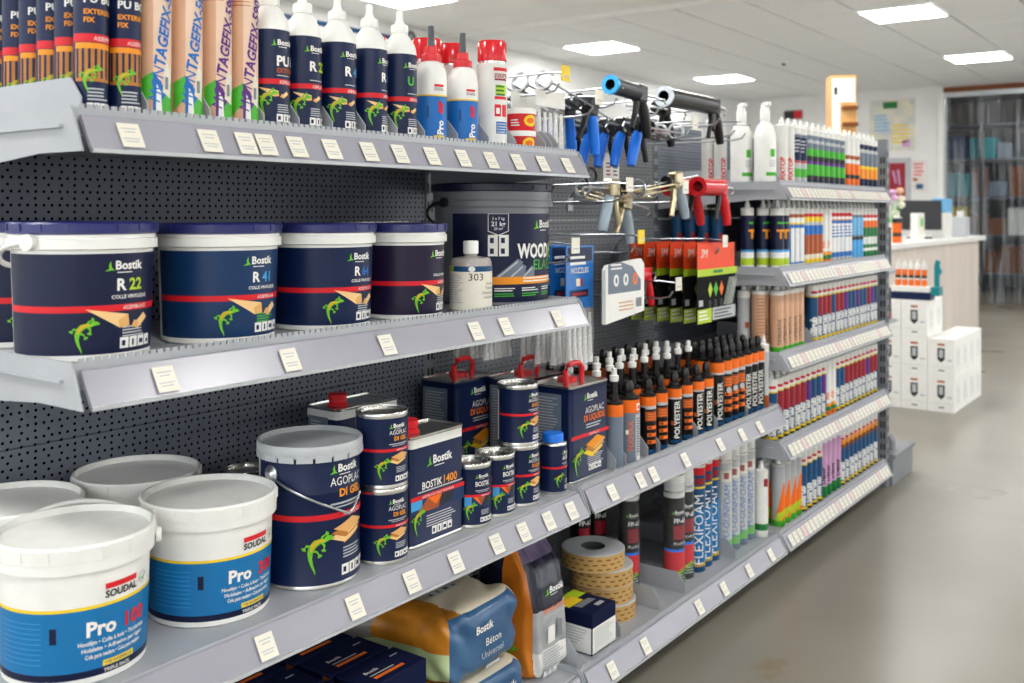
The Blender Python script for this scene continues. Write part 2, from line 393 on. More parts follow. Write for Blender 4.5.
# shopfront behind the photographer: sill, head and piers with three wide openings
wf = MB().box(XL, XR, YF-.15, YF, 0, .35, WALL).box(XL, XR, YF-.15, YF, 2.75, ZC, WALL)
for x in (XL, -2.75, .75, XR-.2): wf.box(x, x+.2, YF-.15, YF, .35, 2.75, WALL)
struct('wall_front', wf.mesh('wall_front', 0))
struct('trim_1', MB().box(DX0-.07, DX0, YB-.03, YB, 0, DZ+.07, 'white', .004).box(DX1, DX1+.07, YB-.03, YB, 0, DZ+.07, 'white', .004).box(DX0, DX1, YB-.03, YB, DZ, DZ+.07, 'brown', .004).mesh('trim_1', 0))
struct('trim_2', MB().box(XL, XL+.012, 4.6, 7.6, 2.80, 2.84, 'dblue').mesh('trim_2', 0))
struct('baseboard_left', MB().box(XL, XL+.012, YF, YB, 0, .08, 'grey').mesh('baseboard_left', 0))
# ceiling lamps
lf = MB()
for q in ((0,.6,0,.012),(0,.6,.588,.6),(0,.012,.012,.588),(.588,.6,.012,.588)): lf.box(q[0], q[1], q[2], q[3], -.006, .012, 'white')
lf = lf.mesh('lamp_frame', 0); ld = MB().box(.012, .588, .012, .588, -.003, .01, emit('lamp_diffuser_light', (1, .985, .96), LAMP)).mesh('lamp_diffuser', 0)
NEAR = {( -5.65, 5.55): 'square ceiling lamp in the plain plaster, above the glue bottles of the top shelf', (-5.65, 8.55): 'square ceiling lamp above the caulking guns with blue handles',
        (-5.65, 11.55): 'small distant square ceiling lamp nearest the far left corner of the room', (-2.65, 8.55): 'largest square ceiling lamp at the upper right of the photo', (-2.65, 11.55): 'distant square ceiling lamp just in front of the strip-curtain doorway'}
for x in LX:
    for y in LY:
        lab = NEAR.get((x, y)); g = None
        if not lab: lab, g = 'square ceiling lamp panel outside the photo frame', 'ceiling lamps out of view'
        thing('ceiling_lamp', lab, 'lamp', [('frame', lf), ('diffuser', ld)], (x, y, ZC-(0.006 if y < 7 else .002)), group=g or 'ceiling lamps in view')
# store room seen through the strip curtain
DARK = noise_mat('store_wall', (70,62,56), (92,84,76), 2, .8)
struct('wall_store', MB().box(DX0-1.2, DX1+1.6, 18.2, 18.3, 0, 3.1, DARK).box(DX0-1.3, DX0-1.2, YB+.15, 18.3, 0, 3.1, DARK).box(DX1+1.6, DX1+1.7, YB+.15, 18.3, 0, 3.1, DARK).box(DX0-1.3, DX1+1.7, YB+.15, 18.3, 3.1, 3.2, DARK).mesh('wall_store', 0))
thing('store_lamp', 'bright tube lamp on the store room ceiling behind the strip curtain', 'lamp', [('housing', MB().box(-2.9, -1.7, 15.9, 16.05, 3.06, 3.1, 'white').mesh('h', 0)), ('tube', MB().tube([(-2.85, 15.97, 3.03), (-1.75, 15.97, 3.03)], .02, emit('tube_light', (1,.97,.92), 110)).mesh('t'))])
rk = [('post', MB().box(x-.025, x+.025, y-.025, y+.025, 0, 2.7, 'charcoal').mesh('post', 0)) for x in (-4.3, -3.3, -2.3, -1.3, -.3) for y in (16.9, 17.6)]
sh = [MB().box(-4.3, -.3, 16.9, 17.6, z, z+.04, 'dgrey').mesh('rs', 0) for z in (.25, .85, 1.45, 2.05, 2.6)]
thing('storage_rack', 'dark steel storage rack in the store room behind the strip curtain', 'rack', rk+[('rack_shelf', m) for m in sh])
rb = random.Random(4); cols = ['kraft', 'white', 'charcoal', 'teal', 'brown', 'crimson', 'dgrey', 'navy', 'yellow', 'paper', 'rust', 'slate']
for z in (.29, .89, 1.49, 2.09):
    x = -4.2
    while x < -.8:
        wd = rb.uniform(.22, .4); h = rb.uniform(.22, .48); c = rb.choice(cols)
        me = MB().box(0, wd-.03, 0, .42, 0, h, c+'|matte', .006).mesh('store_box', 0); lid = MB().box(wd*.4, wd*.5, -.002, .3, h, h+.002, 'paper').mesh('tape', 0)
        thing('store_box', 'box on the storage rack, blurred behind the strip curtain', 'box', [('carton', me), ('tape', lid)], (x, 17.0, z), group='boxes on the storage rack')
        x += wd
# strip curtain
def pvc_mat():
    m, nt, bs = new_mat('pvc_strip'); N = nt.nodes; L = nt.links
    tc = N.new('ShaderNodeTexCoord'); mp = N.new('ShaderNodeMapping'); mp.inputs['Scale'].default_value = (9, 9, .5); L.new(tc.outputs['Object'], mp.inputs[0])
    nz = N.new('ShaderNodeTexNoise'); nz.inputs['Scale'].default_value = 1.6; nz.inputs['Detail'].default_value = 3; L.new(mp.outputs[0], nz.inputs['Vector'])
    mr = N.new('ShaderNodeMapRange'); mr.inputs[1].default_value = .42; mr.inputs[2].default_value = .72; mr.inputs[3].default_value = .04; mr.inputs[4].default_value = .42; L.new(nz.outputs[0], mr.inputs[0])
    tr = N.new('ShaderNodeBsdfTransparent'); tr.inputs[0].default_value = (.9, .93, .95, 1); bs.inputs['Base Color'].default_value = (.62, .68, .74, 1); bs.inputs['Roughness'].default_value = .12
    mx = N.new('ShaderNodeMixShader'); L.new(mr.outputs[0], mx.inputs[0]); L.new(tr.outputs[0], mx.inputs[1]); L.new(bs.outputs[0], mx.inputs[2]); L.new(mx.outputs[0], N['Material Output'].inputs[0])
    return m
PVC = pvc_mat()
n = 11; wdt = (DX1-DX0)/n
cur = [('curtain_rail', MB().box(DX0, DX1, YB+.06, YB+.1, DZ-.06, DZ, 'silver|metal').mesh('cr', 0))]
for i in range(n):
    x0 = DX0+wdt*i
    def f(u, v, x0=x0, i=i):
        s = (u-.5)*2
        return (x0-.012+u*(wdt+.024), YB+.05+(.018 if i % 2 else -.006)-.022*(1-s*s)+.006*math.sin(v*5+i), .05+v*(DZ-.1))
    cur.append(('pvc_strip', MB().grid(f, 6, 14, PVC).mesh('pvc', 80)))
thing('strip_curtain', 'clear PVC strip curtain hanging in the doorway at the far end', 'curtain', cur)
# ================================================================== SHELVING
YS = (.738, 2.04, 3.325, 4.60); XB = -1.78; XFR = -1.30
gp = []
for bay in range(3):
    for z0, z1 in ((.10,.424),(.424,.824),(.824,1.224),(1.224,1.58)):
        gp.append(('back_panel', MB().box(XB-.02, XB, YS[bay]+.002, YS[bay+1]-.002, z0+.0005, z1-.0005, PEG if bay != 1 else PEG_LIT, .0012).mesh('back_panel', 0)))
def upright(y, x0, x1, z1=1.6, mat=UPR):
    m = MB().box(x0, x1, y-.017, y+.017, 0, z1, mat, .002)
    for k in range(int((z1-.1)/.05)): m.box(x1-.0005, x1+.0006, y-.011, y-.004, .1+.05*k, .128+.05*k, 'black'); m.box(x1-.0005, x1+.0006, y+.004, y+.011, .1+.05*k, .128+.05*k, 'black')
    return m.mesh('upright', 0)
for y in YS: gp.append(('upright', upright(y, XB-.06, XB+.004)))
for y in YS: gp.append(('base_foot', MB().box(XB, -1.36, y-.02, y+.02, 0, .085, UPR, .003).mesh('foot', 0)))
gp.append(('plinth', MB().box(XB-.01, XB+.02, YS[0], YS[3], 0, .10, UPR).mesh('plinth', 0)))
thing('gondola_frame', 'grey steel gondola frame with dark perforated back panels', 'shelving', gp)
BR = [(-1.300,.012),(-1.290,.0),(-1.268,-.052),(-1.38,-.052),(-1.77,-.085),(-1.77,.012)]
def bracket(y, zs, t=.003): return MB().prism([(x, z+zs) for x, z in BR], 'y', y-t/2, y+t/2, STEEL).box(-1.77, -1.315, y-t/2-.006, y+t/2, zs-.018, zs-.013, STEEL).mesh('bracket', 0)
DIVP = [(-1.72,-.0),(-1.325,0),(-1.325,.028),(-1.352,.058),(-1.72,.058)]
def divider_mesh(): return MB().prism(DIVP, 'y', -.0012, .0012, STEEL).box(-1.72, -1.33, 0, .02, 0, .0012, STEEL).mesh('divider', 0)
DIV = divider_mesh()
def tag_mesh(h=.040):
    m = MB(); a = Vector((.030, -.052)).normalized()
    def P(k, e): return (-1.2925+a.x*k+.86*e, -.002+a.y*k+.5*e)
    w2 = .0175; t0, t1 = .010, .010+h
    p = [P(t0, .0035), P(t1, .0035), P(t1, .0042), P(t0, .0042)]
    m.prism(p, 'y', -w2, w2, 'paper'); 
    for i, (k, ww) in enumerate(((.2,.7),(.34,.5),(.62,.75),(.74,.6))):
        q = [P(t0+h*k, .0043), P(t0+h*(k+.05), .0043)]; m.add([(q[0][0], -w2*ww, q[0][1]), (q[0][0], w2*ww, q[0][1]), (q[1][0], w2*ww, q[1][1]), (q[1][0], -w2*ww, q[1][1])], [[0,1,2,3]], 'lgrey')
    return m.mesh('price_tag', 0)
TAG = tag_mesh(); TAGP = TAG.copy(); TAGP.materials[0] = noise_mat('pink_tag', (226,196,196), (232,206,204), 8)
def shelf(label, y0, y1, zs, tags=(), divs=(), lip=True):
    y0 += .004; y1 -= .004
    r = link('shelf', None); r['label'] = label; r['category'] = 'shelf'
    link('shelf_board', MB().box(-1.775, -1.302, y0, y1, zs-.03, zs, SHELFTOP, .002).mesh('shelf_board', 0), r)
    rail = MB(); sec = [(-1.2965,-.0),(-1.2925,-.002),(-1.2645,-.0505),(-1.2665,-.054),(-1.2705,-.052),(-1.298,-.006)]
    rail.prism([(x, z+zs) for x, z in sec], 'y', y0+.012, y1-.006, RAILP).box(-1.2685, -1.2625, y0+.012, y1-.006, zs-.0535, zs-.048, 'lgrey|plastic')
    rail_o = link('price_rail', rail.mesh('price_rail', 0), r)
    if lip:
        l = MB().box(-1.302, -1.299, y0, y1, zs-.008, zs+.010, STEEL); yy = y0+.012
        while yy < y1-.012: l.box(-1.302, -1.299, yy, yy+.0085, zs+.010, zs+.0155, STEEL); yy += .0125
        link('front_lip', l.mesh('front_lip', 0), r)
    for y in (y0, y1): link('bracket', bracket(y, zs), r)
    for y in tags:
        t = link('price_tag', TAGP if (y*1000) % 11 < 1.2 and y > 3.4 else TAG, rail_o); t.location = (0, y, zs)
    for y in divs: d = link('divider', DIV, r); d.location = (0, y, zs)
    return r
Z1, Z2, Z3, Z4 = 1.385, 1.031, .573, .128
shelf('top shelf of the near bay, holding upright cartridges and glue bottles', YS[0], YS[1], Z1, (.818,.953,1.022,1.062,1.127,1.206,1.297,1.379,1.47,1.566,1.659,1.755,1.851,1.954), (.773,.879,.991,1.099,1.176,1.255,1.338,1.425,1.505,1.61,1.716,1.815,1.935,1.962,1.99))
shelf('middle shelf of the near bay, holding white buckets with blue lids', YS[0], YS[1], Z2, (.875,1.112,1.344,1.608,1.711,1.912))
shelf('lower shelf of the near bay, holding paint-style tins and white buckets', YS[0], YS[1], Z3, (1.062,1.262,1.412,1.543,1.679,1.777,1.875,1.971), lip=False)
shelf('bottom shelf of the near bay, holding bags and dark boxes', YS[0], YS[1], Z4, (1.3,1.55,1.812,1.933), (), lip=False)
shelf('lower shelf of the middle bay, crowded with orange and black cartridges', YS[1], YS[2], Z3, (2.159,2.303,2.374,2.563,2.797,2.96,3.1), (2.26,2.315,2.435,2.505,2.745,2.885,3.12))
shelf('bottom shelf of the middle bay, holding tape rolls and foam cans', YS[1], YS[2], Z4, (2.159,2.33,2.653,2.825,3.015,3.198), (2.075,2.285,2.505,2.66,3.02))
Z5 = (1.345, 1.045, .750, .443, .128)
NM = ('top', 'second', 'third', 'fourth', 'lowest')
for z, nm in zip(Z5, NM):
    shelf(nm+' shelf of the far bay beside the end upright, full of sealant cartridges', YS[2], YS[3], z, [YS[2]+.06+.0415*k for k in range(29)], {'third': (3.74,), 'top': (3.4,), 'second': (3.52,)}.get(nm, ()))
#@@PRODUCTS
# ================================================================== PRODUCT BUILDERS
def can_parts(R, H, pr, label_col='navy', rim='tin', lid='tin', z0=.006, sleeve=None):
    """round tin: seamed rims, recessed lid, printed sleeve"""
    t = TIN
    body = MB().lathe([(R*.97, 0), (R, .001), (R, .005), (R*.985, .008, label_col), (R*.985, H-.010, t), (R, H-.007), (R, H-.001), (R*.985, H), (R*.95, H), (R*.93, H-.006), (R*.88, H-.006), (R*.86, H-.002), (R*.80, H-.002), (R*.77, H-.007), (0.0001, H-.007)], t, 40, cap=True)
    return [('can_body', body.mesh('can_body')), ('print', pr.mesh('print', on_cyl(R*.985, .008)))]
def bostik_label(R, H, name, ink2, sub=None, pic='planks', ink1='white', logo=.9, seam='white', small=None):
    """navy wrap-around label: maker logo, name, red band, picture, lizard, small print, icons"""
    p = Print(); L = H; k = min(R*.9, L*.62)
    if seam: p.rect(-2.05*R, -1.88*R, L*.02, L*.96, seam, 0)
    p.maker_logo(k*.0, L*logo, L*.06)
    y = L*.72
    if sub: p.text(name, -k*.22, y+L*.035, L*.065, ink1, 2, 'l', bold=.0, sx=1.1, maxw=k*.95); p.text(sub, 0, y-L*.055, L*.06, ink2, 2, 'l', bold=.035, maxw=k*.8)
    else: p.text(name[0], -k*.22, y-L*.03, L*.085, ink1, 2, 'l', bold=.02, maxw=k*.9)
    if not sub and len(name) > 1: p.text(name[1], -k*.22+glyphs(name[0], .02)[2]*L*.085/.7*1.0+L*.03, y-L*.03, L*.085, ink2, 2, 'l', bold=.02)
    p.rect(-k*.22, k*.75, y-L*.115, y-L*.10, 'lgrey', 1); p.rect(-k*.1, k*.6, y-L*.14, y-L*.13, 'lgrey', 1)
    p.rect(-1.85*R, 1.6*R, L*.50, L*.545, 'red', 1); p.text('ASSEMBLAGE', k*.1, L*.508, L*.026, 'white', 2, 'l', bold=.02, maxw=k*.6)
    if pic == 'planks': p.planks(k*.22, L*.41, k*.52)
    elif pic == 'boards': p.boards(k*.35, L*.42, k*.48)
    elif pic == 'tech':
        p.rect(-k*.75, k*.9, L*.32, L*.50, 'teal_navy', 1); p.poly([(-k*.35, L*.50), (k*.35, L*.50), (k*.1, L*.35)], 'orange', 2); p.poly([(-k*.1, L*.50), (k*.35, L*.50), (k*.1, L*.35)], 'rust', 3)
        p.poly([(k*.35, L*.50), (k*.75, L*.50), (k*.65, L*.36), (k*.3, L*.36)], 'charcoal', 2); p.rect(-k*.8, -k*.42, L*.33, L*.50, 'sky', 2)
    p.gecko(-k*.50, L*.26, L*.26, 5)
    p.bars(k*.10, k*.75, L*.26, 4, L*.024, 'lgrey', 1)
    p.icons(k*.06, L*.045, 4, L*.075)
    return p
def bucket_parts(R, H, pr, body='white|plastic', lid='lid_blue|plastic', collar='white|plastic', lidz=.012, taper=.90, handle=True, hmat='white|plastic', hang=-1.7, dish=.006, seg=56, fmap=None, up=False):
    Rb = R*taper*.985; Rt = R*.935; zc = H*.80
    b = MB().lathe([(Rb-.004, 0), (Rb, .003), (Rt, zc), (R*.995, zc+.002, collar), (R*.995, zc+.016), (R*.965, zc+.018), (R*.965, H-lidz-.004), (R*.93, H-lidz-.004)], body, seg)
    l = MB().lathe([(R*.97, H-lidz-.006), (R*1.0, H-lidz-.004), (R*1.005, H-.003), (R*.985, H), (R*.955, H), (R*.93, H-dish), (.0001, H-dish)], lid, seg)
    for k in range(18):
        a = 2*PI*k/18; l.box(-.004, .004, -.0015, .0015, 0, lidz*.8, lid); l.xf(Matrix.Translation((R*1.004*math.cos(a), R*1.004*math.sin(a), H-lidz)) @ Matrix.Rotation(a+PI/2, 4, 'Z'), len(l.v)-8)
    out = [('bucket_body', b.mesh('bucket_body', 35), []), ('lid', l.mesh('lid', 35))]
    if handle:
        h = MB(); pts = []
        for i in range(25):
            a = hang+PI*i/24-PI/2; q = math.sin(PI*i/24)
            pts.append(((R*1.035+(0.006*q))*math.cos(a), (R*1.035+.006*q)*math.sin(a), zc+.012+(H*.15 if up else -H*.20)*q**2))
        h.tube(pts, .0042, hmat, 8)
        for i in (0, 24):
            x, y, z = pts[i]; h.lathe([(0.0001,0),(.012,0),(.012,.008),(.0001,.008)], hmat, 12); h.xf(Matrix.Translation((x*.975, y*.975, z)) @ Matrix.Rotation(math.atan2(y, x), 4, 'Z') @ Matrix.Rotation(PI/2, 4, 'Y'), len(h.v)-48)
        out.append(('handle', h.mesh('handle')))
    fn = on_cyl(Rb+.0002, 0, Rt+.0002, zc)
    out.append(('label_print', pr.mesh('label_print', fn)))
    return out
def rcan_parts(W, D, H, front, side=None, cap='red', capx=0, handle=False, top=TIN, strip=True, wrap='navy'):
    """rectangular tin, front face to +X at x=0, y 0..W, depth D"""
    r = .012
    def loop(k, z): 
        pts = []
        for cx, cy, a0 in ((-r, W-r, 0), (-D+r, W-r, PI/2), (-D+r, r, PI), (-r, r, 1.5*PI)):
            for i in range(5):
                a = a0+PI/2*i/4; pts.append((cx+(r+k)*math.cos(a), cy+(r+k)*math.sin(a), z))
        return pts
    b = MB(); lv = [(.000, 0, TIN), (.0015, .002, TIN), (.0015, .006, TIN), (0, .008, wrap), (0, H-.024, 'white' if strip else wrap), (0, H-.006, TIN), (.0015, H-.004, TIN), (.0015, H, TIN), (-.003, H, TIN), (-.004, H-.004, TIN)]
    o = 0; n = 20
    for k, z, m in lv: b.v += loop(k, z)
    for j in range(len(lv)-1):
        for i in range(n): b.f.append([j*n+i, j*n+(i+1) % n, (j+1)*n+(i+1) % n, (j+1)*n+i]); b.m.append(b.mi(lv[j][2]))
    b.f.append([(len(lv)-1)*n+i for i in range(n)]); b.m.append(b.mi(top)); b.f.append(list(range(n))[::-1]); b.m.append(b.mi(TIN))
    out = [('can_body', b.mesh('can_body'))]
    c = MB().lathe([(.024, 0), (.024, .004), (.019, .006), (.019, .012, cap), (.021, .013), (.021, .026), (.018, .028), (.0001, .028)], cap if cap == 'red' else TIN, 24, at=(-D*.5, capx, H-.003))
    out.append(('cap', c.mesh('cap')))
    if handle:
        y0, y1, x = W*.32, W*.72, -D*.42
        h = MB().tube([(x, y0, H-.004), (x, y0-.004, H+.03), (x, y0+.010, H+.043), (x, (y0+y1)/2, H+.046), (x, y1-.010, H+.043), (x, y1+.004, H+.03), (x, y1, H-.004)], .007, 'red|plastic', 8)
        out.append(('carry_handle', h.mesh('handle')))
        out[1] = ('cap', MB().lathe([(.026,0),(.026,.008),(.02,.010),(.0001,.010)], 'red|plastic', 20, at=(-D*.68, W*.62, H-.004)).mesh('cap'))
    out.append(('front_print', front.mesh('front_print', on_px(0, 0, .008))))
    if side: out.append(('side_print', side.mesh('side_print', on_my(0, 0, .008))))
    return out
def cart_parts(R=.0235, H=.215, bands=(), tip='tip', tipc='white|plastic', txt=None, tcol='white', tsize=.016, extra=None, n=24, trot=PI/2, ts=0, tt=None, bold=.03, shear=0, cap2=None, fit=.8):
    """sealant cartridge: printed tube, shoulder and tip; bands: (z fraction, colour)"""
    prof = [(R*.93, 0, bands[0][1]), (R, .002, bands[0][1])]
    for i, (f, c) in enumerate(bands):
        if f > 0: prof.append((R, .002+f*(H-.002), c))
    prof += [(R, H, tipc), (R*1.02, H+.001), (R*1.02, H+.004), (R*.6, H+.007)]
    body = MB().lathe(prof, bands[0][1], n)
    t = MB(); z = H+.006
    if tip == 'tip': t.lathe([(R*.42, z), (R*.42, z+.012), (R*.30, z+.014), (R*.22, z+.028), (R*.0001, z+.028)], tipc, 12)
    elif tip == 'nozzle': t.lathe([(R*.5, z), (R*.5, z+.016), (R*.36, z+.018), (R*.14, z+.085), (.0001, z+.085)], tipc, 12)
    elif tip == 'cap': t.lathe([(R*.62, z-.004), (R*.62, z+.008), (R*.46, z+.010), (R*.52, z+.016), (R*.5, z+.030), (R*.34, z+.040), (.0001, z+.042)], tipc, 14)
    elif tip == 'mixer':
        t.lathe([(R*.5, z), (R*.5, z+.012), (R*.38, z+.014), (R*.38, z+.05, 'white|plastic'), (R*.5, z+.052), (R*.5, z+.066), (R*.3, z+.068), (R*.3, z+.085), (.0001, z+.085)], tipc, 12)
    elif tip == 'spray':
        t.lathe([(R*.9, z-.006), (R*.9, z+.004, cap2 or tipc), (R*.98, z+.005), (R*.98, z+.045), (R*.9, z+.05), (.0001, z+.05)], TIN, 20)
    out = [('tube_body', body.mesh('tube_body')), ('tip', t.mesh('tip'))]
    p = Print()
    if txt: 
        tl = glyphs(txt, bold, shear)[2]*tsize/.7
        p.text(txt, ts+tsize*.5, (tt if tt is not None else H*.1), tsize, tcol, 3, 'l', rot=trot, bold=bold, shear=shear, maxw=H*fit)
    if extra: extra(p, R, H)
    if p.e: out.append(('print', p.mesh('print', on_cyl(R), .0003)))
    return out
def squeeze_parts(R, H, pr, nozzle='white|plastic', shoulder='white|plastic', sleeve='navy', base='white|plastic', ring=None, nz=.046):
    """glue bottle: sleeve, domed shoulder, collar and nozzle"""
    b = MB().lathe([(R*.94, 0, base), (R, .003), (R, H*.07, sleeve), (R*1.001, H*.80, shoulder), (R*.99, H*.81), (R*.94, H*.86), (R*.80, H*.92), (R*.58, H*.965), (R*.44, H)], base, 36)
    t = MB().lathe([(R*.5, 0, ring or nozzle), (R*.5, .014), (R*.46, .017), (R*.30, .019, nozzle), (R*.20, nz*.6), (R*.20, nz*.95), (R*.12, nz), (.0001, nz)], nozzle, 18, at=(0, 0, H))
    return [('bottle_body', b.mesh('bottle_body')), ('nozzle', t.mesh('nozzle')), ('print', pr.mesh('print', on_cyl(R*1.001)))]
# ================================================================== TOP SHELF
ZT = Z1
def ex_pubois(p, R, H):
    p.rect(-R*1.6, R*1.6, H*.03, H*.94, 'navy', 0); p.maker_logo(-.004, H*.86, .009); p.text('PU BOIS', -.017, H*.70, .011, 'white', 3, 'l', bold=.03); p.text('EXTERIEUR', -.017, H*.63, .007, 'amber', 3, 'l', bold=.03); p.text('FIX', -.017, H*.58, .007, 'amber', 3, 'l', bold=.03)
    p.rect(-R*1.5, R*1.5, H*.46, H*.51, 'red', 1); p.text('ASSEMBLAGE', -.004, H*.47, .006, 'white', 2, 'l')
    p.rect(-R*1.3, R*1.3, H*.22, H*.455, 'wood2', 1)
    for i in range(7): p.rect(-R*1.2+R*.36*i, -R*1.2+R*.36*i+.0035, H*.24, H*.42, 'navy', 2)
    p.rect(-R*1.3, R*1.3, H*.42, H*.455, 'amber', 2); p.gecko(-.008, H*.24, .034, 4); p.bars(-.012, .02, H*.18, 4, .005, 'lgrey', 2); p.icons(-.013, H*.05, 4, .0085)
pub = cart_parts(.0235, .235, [(0,'navy'),(.96,'white')], 'nozzle', 'white|plastic', extra=ex_pubois)
FRZ = -.2
i = 0
for y, deep in ((.800, 6), (.8535, 1)):
    for k in range(deep):
        lab = 'navy cartridge with railing picture, front row right beside the shelf end plate' if deep == 6 and k == 0 else ('navy cartridge with railing picture standing right next to the kraft-coloured tubes' if deep == 1 else 'navy cartridge with railing picture behind the end plate, %s from the front' % ('', 'second', 'third', 'fourth', 'fifth', 'sixth')[k])
        thing('glue_cartridge', lab, 'cartridge', pub, (-1.347-.051*k, y, ZT), FRZ, 'navy cartridges with railing picture')
def ex_mont(c, num):
    def f(p, R, H):
        p.rect(-R*1.4, -R*.1, H*.06, H*.075, 'white', 1)
        p.bars(-R*1.3, R*.6, H*.93, 3, .006, 'rust', 1, .3)
        p.rect(-R*.35, R*1.6, H*.06, H*.97, 'kraft3', 1)
        ml = glyphs('MON', 0, .25)[2]*.016/.7+.0012
        p.text('MON', R*.02, H*.13, .016, c, 5, 'l', rot=PI/2-.14, bold=0, shear=.25); p.text('TAGEFIX-'+num, R*.02+ml*math.sin(.14), H*.13+ml*math.cos(.14), .016, c, 5, 'l', rot=PI/2-.14, bold=.03, shear=.25)
        p.poly([(-R*.35, H*.02), (R*1.2, H*.02), (R*1.2, H*.10), (-R*.35, H*.33)], c, 2); p.poly([(R*.1, H*.05), (R*1.2, H*.02), (R*1.2, H*.30), (R*.2, H*.15)], 'green', 3); p.poly([(-R*1.1, H*.10), (-R*.35, H*.18), (-R*.35, H*.33), (-R*1.1, H*.28)], 'green', 3)
        p.poly([(-R*.2, H*.02), (R*.2, H*.02), (R*.1, H*.2), (-R*.15, H*.25)], 'white', 4)
        p.poly([(R*.2, H*.2), (R*.8, H*.16), (R*.9, H*.36), (R*.35, H*.40)], 'cream', 4); p.rect(R*.35, R*.6, H*.22, H*.30, 'grey', 5)
    return f
m580 = cart_parts(.0245, .235, [(0,'kraft'),(.98,'white')], 'nozzle', extra=ex_mont('blue', '580')); m590 = cart_parts(.0245, .235, [(0,'kraft'),(.98,'white')], 'nozzle', extra=ex_mont('purple', '590'))
for y, me, lab in ((.905, m580, 'kraft-coloured cartridge with blue lettering, next to the navy railing cartridges'), (.962, m580, 'kraft-coloured cartridge with blue lettering, beside the purple-lettered tubes'), (1.019, m590, 'kraft-coloured cartridge with purple lettering, beside the blue-lettered tubes'), (1.073, m590, 'kraft-coloured cartridge with purple lettering, beside the first white-topped glue bottle')):
    thing('glue_cartridge', lab, 'cartridge', me, (-1.348, y, ZT), -.30, 'kraft cartridges on the top shelf')
def bottle_label(R, H, a, acol, b2, bcol, pic='boards', small=None):
    p = Print(); k = R*.95
    p.maker_logo(k*.05, H*.68, H*.042)
    p.text(a, -k*.05, H*.52, H*.075, acol, 2, 'l', bold=.035)
    if b2: p.text(b2, -k*.05+glyphs(a, .035)[2]*H*.075/.7+.004, H*.52, H*.075, bcol, 2, 'l', bold=.035)
    if small: p.text(small, -k*.05, H*.465, H*.035, 'rust', 2, 'l', bold=.03)
    p.rect(-k*.05, k*.9, H*.44, H*.447, 'lgrey', 1); p.rect(-2*R, 2*R, H*.375, H*.415, 'red', 1); p.text('ASSEMBLAGE', k*.1, H*.38, H*.026, 'white', 2, 'l', maxw=k*.8)
    if pic == 'boards': p.boards(k*.15, H*.31, k*.75)
    p.gecko(-k*.55, H*.24, H*.17, 5); p.bars(k*.0, k*.85, H*.22, 4, H*.018, 'lgrey', 1); p.icons(-k*.05, H*.085, 3, H*.055)
    return p
bl = [(1.137, 'PU BOIS', 'white', None, None, 'EXTERIEUR', 'navy-sleeved glue bottle with brown second line, next to the kraft tubes'),
      (1.215, 'R', 'white', '22', 'lime', None, 'navy-sleeved glue bottle with lime green number'),
      (1.297, 'R', 'white', '41', 'sky', None, 'navy-sleeved glue bottle with light blue number'),
      (1.385, 'R', 'white', '64', 'blue', None, 'navy-sleeved glue bottle turned slightly, between the light blue and green lettered ones'),
      (1.466, 'U', 'green', None, None, None, 'navy-sleeved glue bottle with green letter')]
for k, (y, a, ac, b2, bc, sm, lab) in enumerate(bl):
    me = squeeze_parts(.0345, .220, bottle_label(.0345, .220, a, ac, b2, bc, small=sm))
    thing('glue_bottle', lab, 'bottle', me, (-1.357-.004*(k % 2), y, ZT), (-.02 if k == 3 else -.30), 'navy-sleeved glue bottles')
    if k in (1, 2, 4): thing('glue_bottle', 'bottle behind the '+lab.replace('navy-sleeved glue bottle', 'navy one').replace(' turned slightly,', ''), 'bottle', me, (-1.45, y+.012, ZT), 0, 'navy-sleeved glue bottles')
def pro_label(R, H):
    p = Print(); k = R
    p.rect(-PI*R, PI*R, H*.52, H*.535, 'yellow', 2, .008); p.rect(k*.35, k*1.0, H*.62, H*.645, 'red', 1); p.text('SOUDAL', k*.35, H*.58, H*.03, 'black', 2, 'l', maxw=k*.65)
    p.text('Pro', k*.95, H*.12, k*.42, 'white', 3, 'l', rot=PI/2, bold=.04); p.text('40P', k*.95, H*.33, k*.36, 'red', 3, 'l', rot=PI/2, bold=.04)
    p.rect(k*.3, k*1.1, H*.07, H*.11, 'yellow', 2); p.rect(-k*1.5, k*1.5, H*.035, H*.06, 'black', 2); p.rect(-k*.1, k*.02, H*.30, H*.42, 'dblue', 2)
    return p
for y, lab in ((1.56, 'white and blue glue bottle with red collar and dark nozzle, next to the navy-sleeved bottles'), (1.664, 'white and blue glue bottle with red collar, next to the front spray can')):
    R, H = .0335, .195
    b = MB().lathe([(R*.94, 0, 'white|plastic'), (R, .003), (R, H*.06, 'blue'), (R*1.001, H*.53, 'white|plastic'), (R, H*.72), (R*.93, H*.80), (R*.74, H*.87), (R*.52, H*.90), (R*.5, H*.91)], 'white|plastic', 36).mesh('bottle_body')
    c = MB().lathe([(R*.62, H*.90), (R*.60, H*.97), (R*.40, H*.985), (R*.36, H*1.06), (.0001, H*1.06)], 'red|plastic', 20).mesh('collar'); t = MB().lathe([(R*.22, H*1.06), (R*.19, H*1.28), (.0001, H*1.28)], 'dgrey|plastic', 12).mesh('nozzle')
    thing('glue_bottle', lab, 'bottle', [('bottle_body', b), ('collar', c), ('nozzle', t), ('print', pro_label(R, H).mesh('print', on_cyl(R*1.001)))], (-1.356, y, ZT), -1.0, 'red-collared glue bottles')
thing('glue_bottle', 'dark nozzle and red collar of a bottle peeking out behind the first red-collared one', 'bottle', [('bottle_body', b), ('collar', c), ('nozzle', t)], (-1.45, 1.585, ZT), 0, 'red-collared glue bottles')
